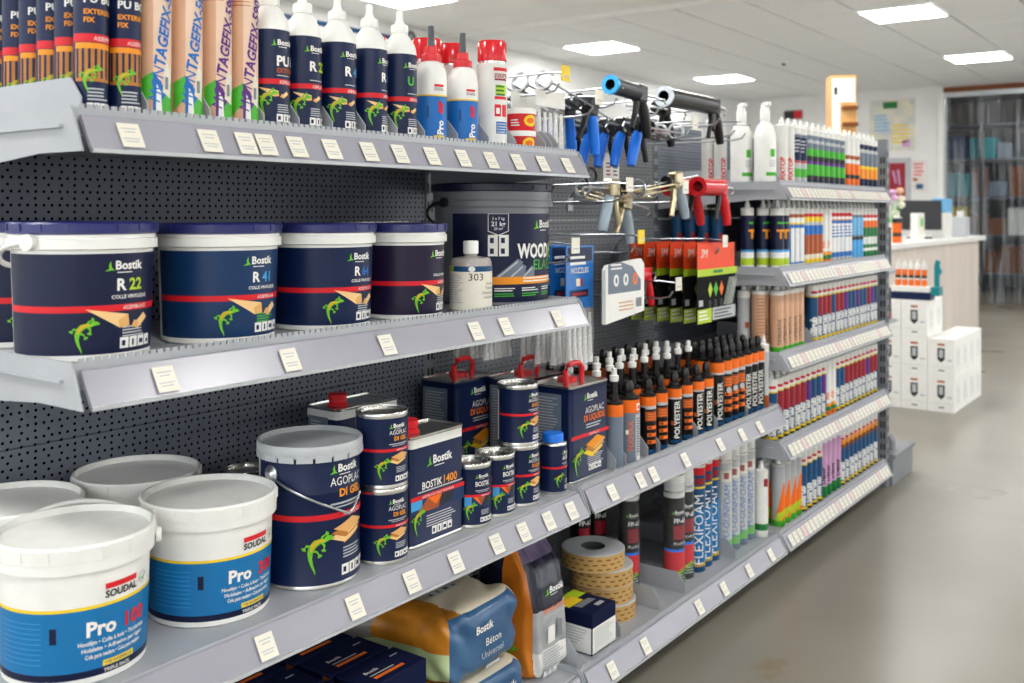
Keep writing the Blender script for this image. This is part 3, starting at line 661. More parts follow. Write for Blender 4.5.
def ex_spray(p, R, H):
    p.rect(-.002, R*1.2, H*.93, H*.97, 'red', 1); p.rect(R*.0, R*1.0, H*.82, H*.90, 'crimson', 1); p.text('SOUDAL', R*.05, H*.84, .010, 'white', 2, 'l', maxw=R*.9); p.rect(R*.05, R*.95, H*.66, H*.77, 'lime', 1); p.bars(R*.1, R*.9, H*.76, 3, .009, 'dgreen', 2); p.rect(R*.0, R*1.0, H*.60, H*.635, 'red', 1)
    p.rect(0, R*.45, H*.40, H*.54, 'red', 1); p.rect(R*.1, R*.35, H*.43, H*.50, 'white', 2); p.rect(R*.55, R*1.0, H*.40, H*.54, 'red', 1); p.rect(R*.1, R*1.1, H*.20, H*.34, 'blue', 1); p.bars(R*.15, R*1, H*.32, 4, .006, 'lgrey', 2)
spr = cart_parts(.0335, .190, [(0,'lgrey'),(.05,'white')], 'spray', 'white', extra=ex_spray, cap2='red|gloss', n=32)
thing('spray_can', 'white spray can with red cap at the front, beside the small red tubs', 'spray can', spr, (-1.356, 1.768, ZT), -.75, 'red-capped spray cans')
for k, (x, y, lab) in enumerate(((-1.455, 1.565, 'spray can behind the first red-collared bottle, only its red cap showing'), (-1.455, 1.66, 'spray can behind and between the two red-collared bottles, only its red cap showing'), (-1.455, 1.745, 'spray can right behind the second red-collared bottle, only its red cap showing'))):
    if k == 0: x = -1.53
    thing('spray_can', lab, 'spray can', spr, (x, y, ZT), 0, 'red-capped spray cans')
def tub(R=.036, H=.052):
    p = Print(); p.poly([(R*.42+R*.42*math.cos(a)*1.1, H*.45+H*.26*math.sin(a)) for a in [2*PI*i/14 for i in range(14)]], 'yellow', 2); p.poly([(R*.42+R*.3*math.cos(a), H*.45+H*.13*math.sin(a)) for a in [2*PI*i/10 for i in range(10)]], 'orange', 3); p.bars(-R*.9, -R*.3, H*.5, 3, .006, 'white', 1)
    return [('tub_body', MB().lathe([(R*.86, 0), (R*.88, .002), (R*.95, H*.76), (R*.95, H*.8)], 'red', 32).mesh('tub_body')), ('lid', MB().lathe([(R, H*.76), (R, H*.97), (R*.97, H), (.0001, H)], 'white|plastic', 32).mesh('lid')), ('print', p.mesh('print', on_cyl(R*.88, 0, R*.95, H*.78)))]
tb = tub()
thing('filler_tub', 'small red tub with white lid and yellow disc, lower one of the pair', 'tub', tb, (-1.357, 1.878, ZT), -.75, 'small red tubs'); thing('filler_tub', 'small red tub with white lid and yellow disc, stacked on top of the other', 'tub', tb, (-1.357, 1.880, ZT+.052), -.7, 'small red tubs')
# ================================================================== BUCKET SHELF
def r_label(R, H, num, ncol, back, pos=0.0):
    p = Print(); L = H*.72; k = R*.9; t0 = H*.055
    p.rect(-1.62*R, 1.65*R, t0, t0+L, back, 0, .01)
    p.maker_logo(k*.0, t0+L*.84, L*.085); 
    if num: p.text('R', k*.0, t0+L*.63, L*.115, 'white', 2, 'l', bold=.03); p.text(num, k*.20, t0+L*.63, L*.115, ncol, 2, 'l', bold=.03)
    p.text('COLLE VINYLIQUE', -k*.08, t0+L*.545, L*.036, 'white', 2, 'l', bold=.02, maxw=k*.75)
    p.rect(-1.62*R, 1.65*R, t0+L*.42, t0+L*.485, 'red', 1, .01); p.text('ASSEMBLAGE', k*.1, t0+L*.435, L*.037, 'white', 2, 'l', bold=.02, maxw=k*.5)
    p.boards(k*.26, t0+L*.345, k*.47); p.gecko(-k*.46, t0+L*.20, L*.28, 5)
    p.bars(k*.10, k*.55, t0+L*.26, 4, L*.03, 'lgrey' if num != '41' else 'green', 1); p.icons(k*.06, t0+L*.04, 4, L*.10)
    return p
BK = [(-1.437, .842, .108, .204, '22', 'lime', 'navy2', 'white bucket with navy label and lime green number, nearest the shelf end', 0),
      (-1.437, 1.092, .107, .200, '41', 'sky', 'teal_navy', 'white bucket with blue-green label and light blue number', 0),
      (-1.430, 1.325, .104, .198, '64', 'blue', 'navy', 'white bucket with navy label and strong blue number', 0),
      (-1.424, 1.550, .092, .195, None, 'white', 'purple_navy', 'white bucket with purplish navy label, beside the clear solvent bottle', .12)]
for x, y, R, H, num, nc, back, lab, rz in BK:
    thing('glue_bucket', lab, 'bucket', bucket_parts(R, H, r_label(R, H, num, nc, back), handle=(num == '22'), hang=-2.75), (x, y, Z2), rz-.06, 'white buckets with blue lids')
thing('glue_bucket', 'white bucket behind the lime-numbered one, cut off at the left edge', 'bucket', bucket_parts(.108, .204, r_label(.108, .204, '22', 'lime', 'navy2'), handle=False), (-1.662, .86, Z2), 0, 'white buckets with blue lids')
# solvent bottle
R, H = .047, .118
p = Print(); p.rect(-1.9*R, 1.5*R, H*.06, H*.86, 'paper', 0, .006); p.rect(-1.9*R, -1.25*R, H*.76, H*.85, 'lime', 1); p.rect(-1.25*R, 1.5*R, H*.76, H*.86, 'dblue', 1, .006)
p.poly([(-.3*R+.16*R*math.cos(a), H*.81+.13*R*math.sin(a)) for a in [2*PI*i/12 for i in range(12)]], 'white', 2); p.text('303', -.45*R, H*.60, H*.13, 'charcoal', 2, 'l', bold=0, sx=1.1)
for k, tx in enumerate(('Solvant', 'Toluène', 'Dissolvant', 'Industriel')): p.text(tx, .95*R, H*(.52-.085*k), H*.05, 'dgrey', 2, 'r', bold=0, maxw=R*1.3)
p.bars(-1.8*R, -.7*R, H*.70, 12, H*.045, 'lgrey', 1, .4)
thing('solvent_bottle', 'squat clear bottle with white cap and cream label reading 303', 'bottle', [('bottle_body', MB().lathe([(R*.95,0),(R*.99,.003),(R*.99,H*.92),(R*.9,H*1.0),(R*.5,H*1.03),(R*.3,H*1.04),(R*.3,H*1.10)], noise_mat('solvent_plastic', (150,144,140), (172,166,162), 6, .12), 36).mesh('bottle_body')), ('cap', MB().lathe([(R*.36,H*1.08),(R*.36,H*1.30),(R*.32,H*1.32),(.0001,H*1.32)], 'white|plastic', 20).mesh('cap')), ('label_print', p.mesh('label_print', on_cyl(R*.993)))], (-1.372, 1.712, Z2), -.55)
# big grey parquet glue bucket
R, H = .150, .287
p = Print(); L = H*.72; t0 = H*.03; k = R
p.rect(-1.32*R, 1.15*R, t0, t0+L, 'navy2', 0, .012)
p.poly([(-.72*R, t0+L), (-.40*R, t0+L), (-.40*R, t0+L*.80), (-.56*R, t0+L*.75), (-.72*R, t0+L*.80)], 'white', 1); p.poly([(-.71*R, t0+L*.995), (-.41*R, t0+L*.995), (-.41*R, t0+L*.805), (-.56*R, t0+L*.76), (-.71*R, t0+L*.805)], 'navy', 2)
p.text('3 x 7 kg', -.56*R, t0+L*.93, L*.03, 'white', 3); p.text('21 kg', -.56*R, t0+L*.86, L*.05, 'white', 3, bold=.03); p.text('20 m²', -.56*R, t0+L*.815, L*.03, 'white', 3)
for i in range(2):
    for j in range(2): p.icons(-.72*R+i*.17*R, t0+L*(.64-.12*j), 1, .15*R)
p.maker_logo(.22*R, t0+L*.84, L*.085)
p.text('WOOD', -.26*R, t0+L*.50, L*.155, 'white', 3, 'l', bold=.04, maxw=R*.74); p.text('H180', .52*R, t0+L*.50, L*.155, 'lime', 3, 'l', bold=.04, maxw=R*.5); p.text('ELASTIC', .06*R, t0+L*.36, L*.115, 'green', 3, 'l', bold=.0)
for (s0, w) in ((-.62, .5), (-.42, .35), (-.2, .3)): p.poly([(s0*R, t0+L*.28), ((s0+w*.75)*R, t0+L*(.28+w*.42)), ((s0+w*.95)*R, t0+L*(.28+w*.34)), ((s0+.28)*R, t0+L*.28)], 'slate', 1); p.strip([((s0+.06)*R, t0+L*.285), ((s0+w*.75)*R, t0+L*(.26+w*.40))], [.002, .002], 'lgrey', 2)
p.rect(-1.32*R, 1.15*R, t0+L*.20, t0+L*.285, 'amber', 2, .012); p.bars(-.15*R, .9*R, t0+L*.275, 2, L*.035, 'white', 3)
for i in range(4): p.bars((-.62+.45*i)*R, (-.62+.45*i+.36)*R, t0+L*.16, 2, L*.025, 'white', 1); p.bars((-.62+.45*i)*R, (-.62+.45*i+.36)*R, t0+L*.10, 2, L*.025, 'green', 1)
thing('parquet_glue_bucket', 'large grey bucket with dark lid and WOOD lettering behind the solvent bottle', 'bucket', bucket_parts(R, H, p, 'grey|plastic', 'navy2|plastic', 'grey|plastic', lidz=.014, taper=.93, handle=True, hmat='charcoal|plastic', hang=3.18), (-1.492, 1.945, Z2), -.2)
# ================================================================== TIN SHELF
def soudal_label(R, H, num):
    p = Print(); L = H*.48; t0 = H*.055; k = R
    p.rect(-PI*R, PI*R, t0, t0+H*.05, 'navy2', 0, .012); p.rect(-PI*R, PI*R, t0+H*.05, t0+L, 'soudal', 0, .012); p.rect(-PI*R, PI*R, t0+L, t0+L+H*.022, 'yellow', 1, .012)
    p.rect(k*.02, k*.48, t0+L+H*.115, t0+L+H*.155, 'red', 1); p.text('SOUDAL', k*.02, t0+L+H*.055, H*.05, 'black', 2, 'l', bold=.03, maxw=k*.46)
    p.poly([(k*.62+k*.08*math.cos(a), t0+L+H*.10+k*.08*math.sin(a)) for a in [2*PI*i/16 for i in range(16)]], 'lgrey', 1); p.poly([(k*.62+k*.07*math.cos(a), t0+L+H*.10+k*.07*math.sin(a)) for a in [2*PI*i/16 for i in range(16)]], 'white', 2); p.strip([(k*.58, t0+L+H*.10), (k*.61, t0+L+H*.08), (k*.67, t0+L+H*.13)], [.001, .002, .001], 'green', 3)
    p.text('Pro', -k*.20, t0+L*.60, H*.10, 'white', 2, 'l', bold=.035); p.text(num, k*.30, t0+L*.60, H*.10, 'red', 2, 'l', bold=.03, maxw=k*.42)
    for j, tx in enumerate(('Houtlijm • Colle à bois • Tischlerleim', 'Holzleim • Adhesivo per legno', 'Cola para madera • Cola para madeira')): p.text(tx, k*.18, t0+L*(.47-.10*j), H*.030, 'white', 2, 'c', bold=.02, maxw=k*(.95-.08*j))
    p.rect(-k*.0, k*.45, t0+H*.055, t0+H*.095, 'yellow', 1); p.text('TYPE WATERPROOF', k*.22, t0+H*.065, H*.02, 'dblue', 2, maxw=k*.4); p.text('TRIPLE PACK', k*.2, t0+H*.012, H*.025, 'white', 2, maxw=k*.4)
    p.rect(-k*.62, -k*.54, t0+L*.55, t0+L*.78, 'navy2', 1)
    for j in range(9): p.rect(-k*1.35, -k*.72, t0+L*(.25+.075*j), t0+L*(.25+.075*j)+.0008, 'sky', 1)
    return p
sa, sb = soudal_label(.113, .205, '100'), soudal_label(.113, .200, '300')
bA = bucket_parts(.114, .203, sa, lid='white|plastic', lidz=.02, taper=.90, handle=True, hang=2.75, dish=.010, up=True); bB = bucket_parts(.113, .198, sb, lid='white|plastic', lidz=.02, taper=.90, handle=False, dish=.010)
thing('wood_glue_bucket', 'white bucket with blue band and red number, nearest of all at the lower left corner', 'bucket', bA, (-1.426, .822, Z3), -.16, 'white and blue buckets')
thing('wood_glue_bucket', 'white bucket with blue band, between the nearest bucket and the big navy pail', 'bucket', bB, (-1.436, 1.072, Z3), -.12, 'white and blue buckets')
thing('wood_glue_bucket', 'white bucket in the back row against the perforated panel, its grey-white lid showing', 'bucket', bB, (-1.664, 1.082, Z3), 0, 'white and blue buckets')
thing('wood_glue_bucket', 'white bucket in the back row at the left edge of the photo', 'bucket', bB, (-1.664, .845, Z3), 0, 'white and blue buckets')
# navy pail with wire handle
R, H = .0975, .257
gl = bostik_label(R*.955, H*.90, 'AGOPLAC', 'amber', 'DI GEL', logo=.86)
pail = MB().lathe([(R*.93,0,TIN),(R*.955,.002),(R*.955,.006),(R*.945,.008,'navy'),(R*.945,H*.655),(R*.9505,H*.66),(R*.9505,H*.67),(R*.945,H*.675),(R*.945,H*.93)], 'navy', 56)
lid = MB().lathe([(R*.955,H*.915,'lgrey|plastic'),(R*.985,H*.92),(R*1.0,H*.95),(R*1.0,H*.985),(R*.985,H),(R*.96,H),(R*.93,H*.965,'lgrey|plastic'),(.0001,H*.965)], 'lgrey|plastic', 56)
for i in range(18):
    a = 2*PI*i/18; lid.box(-.0145, .0145, -.0015, .0015, -.009, .002, 'lgrey|plastic'); lid.xf(Matrix.Translation((R*.985*math.cos(a), R*.985*math.sin(a), H*.925)) @ Matrix.Rotation(a+PI/2, 4, 'Z'), len(lid.v)-8)
bail = MB(); a0 = -1.42; pts = []
for i in range(21):
    f = i/20; a = a0+(2.0)*f; s = math.sin(PI*min(1, f*1.0))
    pts.append((R*(1.0+.04*s)*math.cos(a), R*(1.0+.04*s)*math.sin(a), H*.80-H*.30*min(1, f*1.25)+H*.30*max(0, f-.82)*2.2))
bail.tube(pts, .0022, 'lgrey|metal', 8)
ear = MB().lathe([(.0001,0),(.016,0),(.016,.003),(.010,.006),(.006,.010),(.0001,.010)], 'silver|metal', 18); ear.xf(Matrix.Translation((R*.945*math.cos(a0), R*.945*math.sin(a0), H*.80)) @ Matrix.Rotation(a0, 4, 'Z') @ Matrix.Rotation(PI/2, 4, 'Y'))
thing('glue_pail', 'large navy pail with white crimped lid and thin wire handle', 'pail', [('pail_body', pail.mesh('pail_body')), ('lid', lid.mesh('lid', 35)), ('wire_handle', bail.mesh('bail')), ('handle_ear', ear.mesh('ear')), ('print', gl.mesh('print', on_cyl(R*.947, .008)))], (-1.411, 1.279, Z3), -.14)
tin1 = can_parts(.0515, .145, bostik_label(.0507, .127, 'AGOPLAC', 'amber', 'DI GEL', logo=.86))
thing('glue_tin', 'navy tin with silver lid, lower one of the pair beside the big pail', 'tin', tin1, (-1.363, 1.422, Z3), -.36, 'navy glue tins'); thing('glue_tin', 'navy tin with silver lid, stacked on another beside the big pail', 'tin', tin1, (-1.364, 1.423, Z3+.145), -.33, 'navy glue tins')
t14 = can_parts(.0455, .137, bostik_label(.0448, .119, ['BOSTIK', '1400'], 'amber', pic='tech', logo=.84)); tliq = can_parts(.0485, .140, bostik_label(.0478, .122, 'AGOPLAC', 'amber', 'DI LIQUIDE', logo=.86))
for x, y, z, me, rz, lab in ((-1.358, 1.694, 0, t14, -.25, 'short navy tin with orange triangle picture right beside the tall red-capped can'), (-1.362, 1.787, 0, t14, -.1, 'short navy tin with orange triangle picture beside the two-tin stack'), (-1.468, 1.738, 0, t14, 0, 'short navy tin in the second row, only its silver lid showing between the front tins'), (-1.492, 1.63, 0, t14, 0, 'short navy tin in the second row hidden behind the tall red-capped can'),
        (-1.366, 1.885, 0, tliq, -.05, 'navy tin with plank picture, bottom one of the stack before the tall red-handled can'), (-1.366, 1.880, .140, tliq, .02, 'navy tin with plank picture, top one of the stack before the tall red-handled can'), (-1.70, 1.36, 0, t14, 0, 'dark tin far back against the panel behind the navy pail')):
    thing('glue_tin', lab, 'tin', me, (x, y, Z3+z), rz-.22, 'navy glue tins')
# solvent tin with blue cap
R, H = .0335, .128
pa = bostik_label(R, H*.86, ['AGO', 'SOLV'], 'white', pic=None, logo=.82, seam=None)
thing('solvent_tin', 'slim navy tin with bright blue cap', 'tin', [('can_body', MB().lathe([(R*.97,0,TIN),(R,.002),(R,.006,'navy'),(R,H*.90,TIN),(R,H*.93),(R*.94,H*.95),(R*.6,H*.98)], 'navy', 32).mesh('can_body')), ('cap', MB().lathe([(R*.78,H*.955),(R*.78,H*1.08),(R*.72,H*1.11),(.0001,H*1.11)], 'handle_blue|plastic', 24).mesh('cap')), ('print', pa.mesh('print', on_cyl(R*1.001, .006)))], (-1.351, 2.004, Z3), -.05)
# tall rectangular tins
def p1400(W, H):
    p = Print(); L = H-.032
    p.maker_logo(W*.42, L*.80, L*.085); p.text('BOSTIK', W*.20, L*.555, L*.075, 'white', 2, 'l', bold=.02, maxw=W*.37); p.text('1400', W*.60, L*.555, L*.085, 'amber', 2, 'l', bold=.02, maxw=W*.27)
    p.rect(W*.12, W*.97, L*.525, L*.54, 'lgrey', 1); p.rect(0, W, L*.455, L*.50, 'red', 1); p.text('ASSEMBLAGE COLLE TECHNIQUE', W*.2, L*.465, L*.024, 'white', 2, 'l', maxw=W*.7)
    p.rect(.0, W, L*.32, L*.455, 'teal_navy', 1); p.poly([(W*.1, L*.32), (W*.3, L*.455), (W*.55, L*.455), (W*.5, L*.32)], 'rust', 2); p.poly([(W*.3, L*.455), (W*.58, L*.455), (W*.45, L*.36)], 'orange', 3); p.poly([(W*.55, L*.455), (W*.82, L*.455), (W*.7, L*.34), (W*.52, L*.33)], 'charcoal', 3); p.rect(0, W*.2, L*.36, L*.455, 'sky', 2)
    p.gecko(W*.12, L*.24, L*.22, 5); p.bars(W*.28, W*.93, L*.27, 5, L*.027, 'lgrey', 1); p.icons(W*.38, L*.055, 4, L*.075)
    return p
def pliq(W, H):
    p = Print(); L = H-.014
    p.maker_logo(W*.42, L*.86, L*.06); p.text('AGOPLAC', W*.36, L*.70, L*.07, 'white', 2, 'l', bold=0, maxw=W*.5); p.text('DI LIQUIDE', W*.32, L*.615, L*.065, 'orange', 2, 'l', bold=.03, maxw=W*.56); p.bars(W*.38, W*.85, L*.58, 2, L*.03, 'lgrey', 1)
    p.rect(0, W, L*.445, L*.485, 'red', 1); p.text('ASSEMBLAGE', W*.45, L*.45, L*.026, 'white', 2, 'l', maxw=W*.3); p.planks(W*.58, L*.34, W*.30, ('amber','yellow','wood2')); p.gecko(W*.16, L*.20, L*.24, 5); p.bars(W*.42, W*.85, L*.23, 5, L*.022, 'lgrey', 1); p.icons(W*.45, L*.06, 4, L*.06)
    return p
def plain_side(D, H): 
    p = Print(); p.rect(-D+.012, -.03, H*.02, H*.88, 'slate', 0); p.bars(-D+.02, -.04, H*.84, 26, H*.03, 'lgrey', 1, .35); return p
W, D, H = .168, .105, .226
thing('glue_can', 'tall rectangular navy can with white top band and red cap', 'can', rcan_parts(W, D, H, p1400(W, H), None, 'red', capx=.05), (-1.337, 1.477, Z3), 0, 'rectangular cans')
W, D, H = .178, .125, .243
lq = rcan_parts(W, D, H, pliq(W, H), plain_side(D, H), handle=True, strip=False)
thing('glue_can', 'rectangular navy can with red carry handle at the end of the near bay, front one', 'can', lq, (-1.338, 2.066, Z3), 0, 'rectangular cans')
thing('glue_can', 'dark rectangular can with red carry handle standing back by the panel behind the stacked tins', 'can', lq, (-1.618, 1.96, Z3), 0, 'rectangular cans'); thing('glue_can', 'rectangular can right behind the front red-handled one, only its red handle showing', 'can', lq, (-1.49, 2.082, Z3), 0, 'rectangular cans')
W, D, H = .196, .105, .243
thing('glue_can', 'dark rectangular can with red cap at the back behind the stacked pair of tins', 'can', rcan_parts(W, D, H, p1400(W, H), plain_side(D, H), 'red', capx=.05), (-1.60, 1.53, Z3), 0, 'rectangular cans')
#@@MORE
# ================================================================== MIDDLE BAY: ORANGE AND BLACK CARTRIDGES
def ex_poly(p, R, H):
    p.text('POLYESTER', -R*.1+.009, H*.12, .0160, 'white', 3, 'l', rot=PI/2, bold=.02, maxw=H*.66); p.rect(-R*.9, R*1.2, H*.03, H*.09, 'dblue', 1); p.rect(-R*.8, -R*.3, H*.35, H*.42, 'rust', 2)
def ex_boxes(p, R, H):
    p.rect(-R*.7, R*.8, H*.78, H*.83, 'lgrey', 1); p.rect(-R*.75, R*.85, H*.58, H*.74, 'rust', 1); p.bars(-R*.5, R*.7, H*.71, 3, H*.045, 'orange', 2)
    for j in range(3): p.rect(-R*.5, R*.75, H*(.44-.12*j), H*(.50-.12*j), 'orange', 1); p.rect(-R*.4, R*.0, H*(.45-.12*j), H*(.49-.12*j), 'brown', 2)
    p.rect(-R*.8, R*.9, H*.03, H*.10, 'dblue', 1)
def ex_boxes2(p, R, H):
    ex_boxes(p, R, H); p.poly([(R*.1+R*.4*math.cos(a), H*.53+R*.4*math.sin(a)) for a in [2*PI*i/12 for i in range(12)]], 'lgrey', 3)
def ex_wide(p, R, H):
    p.rect(R*.25, R*1.0, H*.02, H*.76, 'lgrey', 1); p.text('FIXMAX', R*.05, H*.20, .016, 'orange', 3, 'l', rot=PI/2, bold=.03, maxw=H*.55); p.bars(R*.35, R*.9, H*.7, 14, H*.04, 'dgrey', 2); p.rect(R*.35, R*.85, H*.82, H*.93, 'white', 2); p.rect(R*.45, R*.75, H*.84, H*.90, 'orange', 3); p.rect(-R*.6, -R*.35, H*.45, H*.52, 'white', 1); p.rect(R*.4, R*.85, H*.0, H*.1, 'white', 2)
K = 'black|plastic'; OB = [(0,'black'),(.80,'lgrey'),(.83,'orange'),(.985,'black')]
polyS = cart_parts(.0235, .165, OB, 'cap', K, extra=ex_poly); boxS = cart_parts(.0235, .165, OB, 'cap', K, extra=ex_boxes)
polyT = cart_parts(.0235, .205, OB, 'cap', K, extra=ex_poly); boxT = cart_parts(.0235, .205, OB, 'cap', K, extra=ex_boxes2)
wide = cart_parts(.0325, .172, [(0,'slate'),(.78,'orange'),(.985,'black')], 'cap', K, extra=ex_wide); greyS = cart_parts(.0245, .172, [(0,'slate'),(.8,'orange'),(.985,'black')], 'mixer', K)
mixB = cart_parts(.0235, .178, [(0,'black'),(.7,'rust'),(.9,'black')], 'mixer', K); mixT = cart_parts(.0235, .215, [(0,'black'),(.8,'rust'),(.97,'black')], 'cap', K)
RZ = -.62; G3 = 'orange-topped cartridges of the middle bay'
row = [(2.285, greyS, 'grey cartridge with orange top half hidden by the red-handled can'), (2.372, wide, 'widest grey cartridge with orange top and vertical orange lettering'), (2.470, boxS, 'short black cartridge with orange boxes beside the widest grey one'), (2.540, boxS, 'short black cartridge with orange boxes, second from the widest grey one'),
       (2.628, polyS, 'short black cartridge with white vertical lettering left of the shelf divider'), (2.700, boxS, 'short black cartridge with orange boxes between two white-lettered ones'), (2.778, polyS, 'short black white-lettered cartridge just right of the shelf divider'), (2.845, polyS, 'last short black white-lettered cartridge before the taller ones'),
       (2.922, polyT, 'tall black cartridge with white vertical lettering, first of the tall ones'), (2.982, boxT, 'tall black cartridge with orange boxes, first beside the tall white-lettered one'), (3.034, boxT, 'tall black cartridge with orange boxes, middle of three'), (3.086, boxT, 'tall black cartridge with orange boxes, third of three'), (3.145, polyT, 'tall black white-lettered cartridge after the three with orange boxes'), (3.198, polyT, 'tall black white-lettered cartridge, second last of the row'), (3.250, polyT, 'tall black white-lettered cartridge, last of the row')]
for y, me, lab in row: thing('sealant_cartridge', lab, 'cartridge', me, (-1.345-(.008 if me is wide else 0), y, Z3), RZ, G3)
thing('sealant_cartridge', 'pale clear-tubed cartridge at the end of the orange row beside the far bay', 'cartridge', cart_parts(.0185, .215, [(0,'rust'),(.2,'lgrey'),(.9,'white')], 'tip'), (-1.342, 3.296, Z3), RZ)
for r in range(1, 4):
    for k in range(9):
        y = 2.292+.072*k+.010*(r % 2)
        me = [mixB, greyS, mixB][(k+r) % 3] if r < 3 else mixT
        x = -1.352-.07*r
        if y > 2.88: continue
        if r == 1 and k < 2 : y += .02
        thing('sealant_cartridge', ('cartridge with a tall white mixing nozzle behind the short front row' if me is not mixT else 'taller dark cartridge with black cap at the back of the short row'), 'cartridge', me, (x, y, Z3), RZ, G3+(' with white nozzles' if me is not mixT else ' at the back'))
    for k in range(7): 
        if r < 3: thing('sealant_cartridge', 'tall black-capped cartridge lined up behind the front row of tall ones', 'cartridge', polyT, (-1.345-.053*r, 2.925+.0545*k, Z3), RZ, G3+' behind')
# ================================================================== BOTTOM SHELF, NEAR BAY
def crate(W, D, H):
    """dark carton with an orange corner strip"""
    pt = Print()
    pt.text('Bostik', -W*.28, -D*.02, .010, 'white', 1, 'l', rot=0); pt.rect(-W*.28, W*.12, -D*.16, -D*.12, 'lgrey', 1); pt.rect(-W*.28, W*.22, -D*.32, -D*.22, 'orange', 1); pt.rect(W*.25, W*.38, D*.18, D*.22, 'lgrey', 1)
    ps = Print(); ps.rect(D*.5-.022, D*.5-.002, .004, H-.004, 'rust', 1, 1); ps.bars(-D*.35, D*.1, H*.75, 2, .014, 'lgrey', 1)
    pf = Print(); pf.text('Bostik', -W*.05, H*.72, .016, 'white', 1, 'l'); pf.rect(-W*.3, W*.3, H*.4, H*.5, 'orange', 1)
    return [('carton', MB().box(-D/2, D/2, -W/2, W/2, 0, H, 'navy2|matte', .002).mesh('carton', 0)), ('top_print', pt.mesh('tp', on_pz(H))), ('side_print', ps.mesh('sp', on_my(-W/2))), ('front_print', pf.mesh('fp', on_px(D/2)))]
cr = crate(.165, .092, .215)
for k, (x, y, lab) in enumerate(((-1.385, 1.445, 'dark carton with orange corner strip, front one beside the plastic bag'), (-1.482, 1.437, 'dark carton with orange corner strip, second from the front beside the bag'), (-1.580, 1.430, 'dark carton with orange corner strip, third from the front'), (-1.678, 1.425, 'dark carton with orange corner strip, rearmost beside the perforated panel'),
        (-1.385, 1.262, 'dark carton nearest the camera on the bottom shelf, front row'), (-1.482, 1.255, 'dark carton behind the one nearest the camera on the bottom shelf'), (-1.580, 1.248, 'dark carton third from the front in the group nearest the camera'))):
    thing('carton', lab, 'carton', cr, (x, y, Z4), 0, 'dark cartons on the bottom shelf')
def se(a, e): c = math.cos(a); return math.copysign(abs(c)**e, c)
def sn(a, e): c = math.sin(a); return math.copysign(abs(c)**e, c)
def bag(Dx, Wy, H, matf, e1=.35, e2=.35, amp=.008, seed=0, nu=120, nv=64, pinch=None):
    rnd = random.Random(seed); ph = [(rnd.uniform(4, 14), rnd.uniform(4, 14), rnd.uniform(0, 6)) for _ in range(5)]
    def pos(u, v):
        a = 2*PI*u; b = -PI/2+PI*v
        x = se(b, e1)*se(a, e2); y = se(b, e1)*sn(a, e2); z = sn(b, e1)
        q = sum(math.sin(f*x*1.1+g*y+h+z*f*.7) for f, g, h in ph)/5*amp
        X, Y, Z = x*Dx/2, y*Wy/2, (z+1)/2*H
        if pinch: X, Y, Z = pinch(X, Y, Z)
        return (X+q*x, Y+q*y, Z+q*z*(1 if z > 0 else 0))
    def mm(u, v):
        a = 2*PI*u; b = -PI/2+PI*v
        return matf(se(b, e1)*se(a, e2), se(b, e1)*sn(a, e2), sn(b, e1))
    return MB().grid(pos, nu, nv, mm, closed_u=True)
FBL = noise_mat('bag_blue_film', (40,82,124), (62,104,144), 9, .25, bump=.15); FCR = noise_mat('bag_cream_film', (206,196,172), (224,214,194), 8, .3, bump=.15); FGN = noise_mat('bag_pale_green', (176,196,140), (196,214,160), 5, .3)
FOR = noise_mat('bag_orange_picture', (150,96,24), (216,140,40), 10, .3, detail=3); FGY = noise_mat('bag_grey_film', (120,116,112), (160,156,150), 14, .16, bump=.3)
def mfB(x, y, z):
    if x > .5 and abs(y) <= x+.03 and z < .86: return FBL
    if y < -.6: return FGN if z < .1 else (FOR if x > -.5 else FGY)
    if z > .5: return FCR if x > -.35 else FGY
    return FGY if x < 0 else FBL
def flare(X, Y, Z):
    if X < -.06 and Z > .02: k = min(1, (-.06-X)/.1); return X-.03*k, Y-.06*k*(1 if Y < 0 else .3), Z*(1-.35*k)
    return X, Y, Z
pf = Print(); pf.text('Bostik', -.055, .105, .017, 'white', 1, 'l', bold=.02); pf.text('Béton', -.02, .070, .017, 'white', 1, 'l', bold=0); pf.text('Universel', -.035, .045, .015, 'lgrey', 1, 'l', bold=0); pf.rect(-.02, .03, .022, .028, 'lgrey', 1)
pt = Print(); pt.icons(-.09, -.02, 4, .022, 'lgrey', 'charcoal'); pt.poly([(.0, .03), (.03, .055), (-.025, .06)], 'red', 1); pt.poly([(-.10, .04), (-.07, .06), (-.11, .075)], 'crimson', 1)
mk = lambda s: [('bag_body', bag(.29, .265, .160, mfB, .42, .32, .010, s, pinch=flare).mesh('bag', 60)), ('front_print', pf.mesh('fp', on_px(.150, 0, .0))), ('top_print', pt.mesh('tp', on_pz(.166, .02, .02)))]
def bag2(s): return [('bag_body', bag(.27, .26, .105, mfB, .4, .32, .004, s).mesh('bag', 60)), ('front_print', Print().text('Bostik', 0, .05, .02, 'white', 1, 'l').mesh('fp', on_px(.138)))]
thing('cement_bag', 'blue and cream plastic bag of powder lying flat underneath another bag', 'bag', bag2(3), (-1.462, 1.745, Z4), .0, 'powder bags')
thing('cement_bag', 'crumpled blue and cream plastic bag with pale green side, lying on another bag', 'bag', mk(5), (-1.478, 1.725, Z4+.108), .03, 'powder bags')
PUR = noise_mat('bag_purple_top', (60,48,84), (132,118,150), 11, .22, bump=.3); NAV = noise_mat('bag_navy', (20,24,42), (30,34,56), 8, .25, bump=.1); ORG = noise_mat('bag_orange', (196,104,22), (226,136,36), 8, .28, bump=.1); GRP = noise_mat('bag_grey_picture', (150,154,158), (206,208,208), 12, .3)
def mfP(x, y, z):
    if y < -.7 and .15 < x < .88: return ORG
    if z > .62: return PUR if x > 0 else NAV
    if x > .6: return NAV if z > -.12 else (GRP if z > -.55 else 'white')
    return NAV
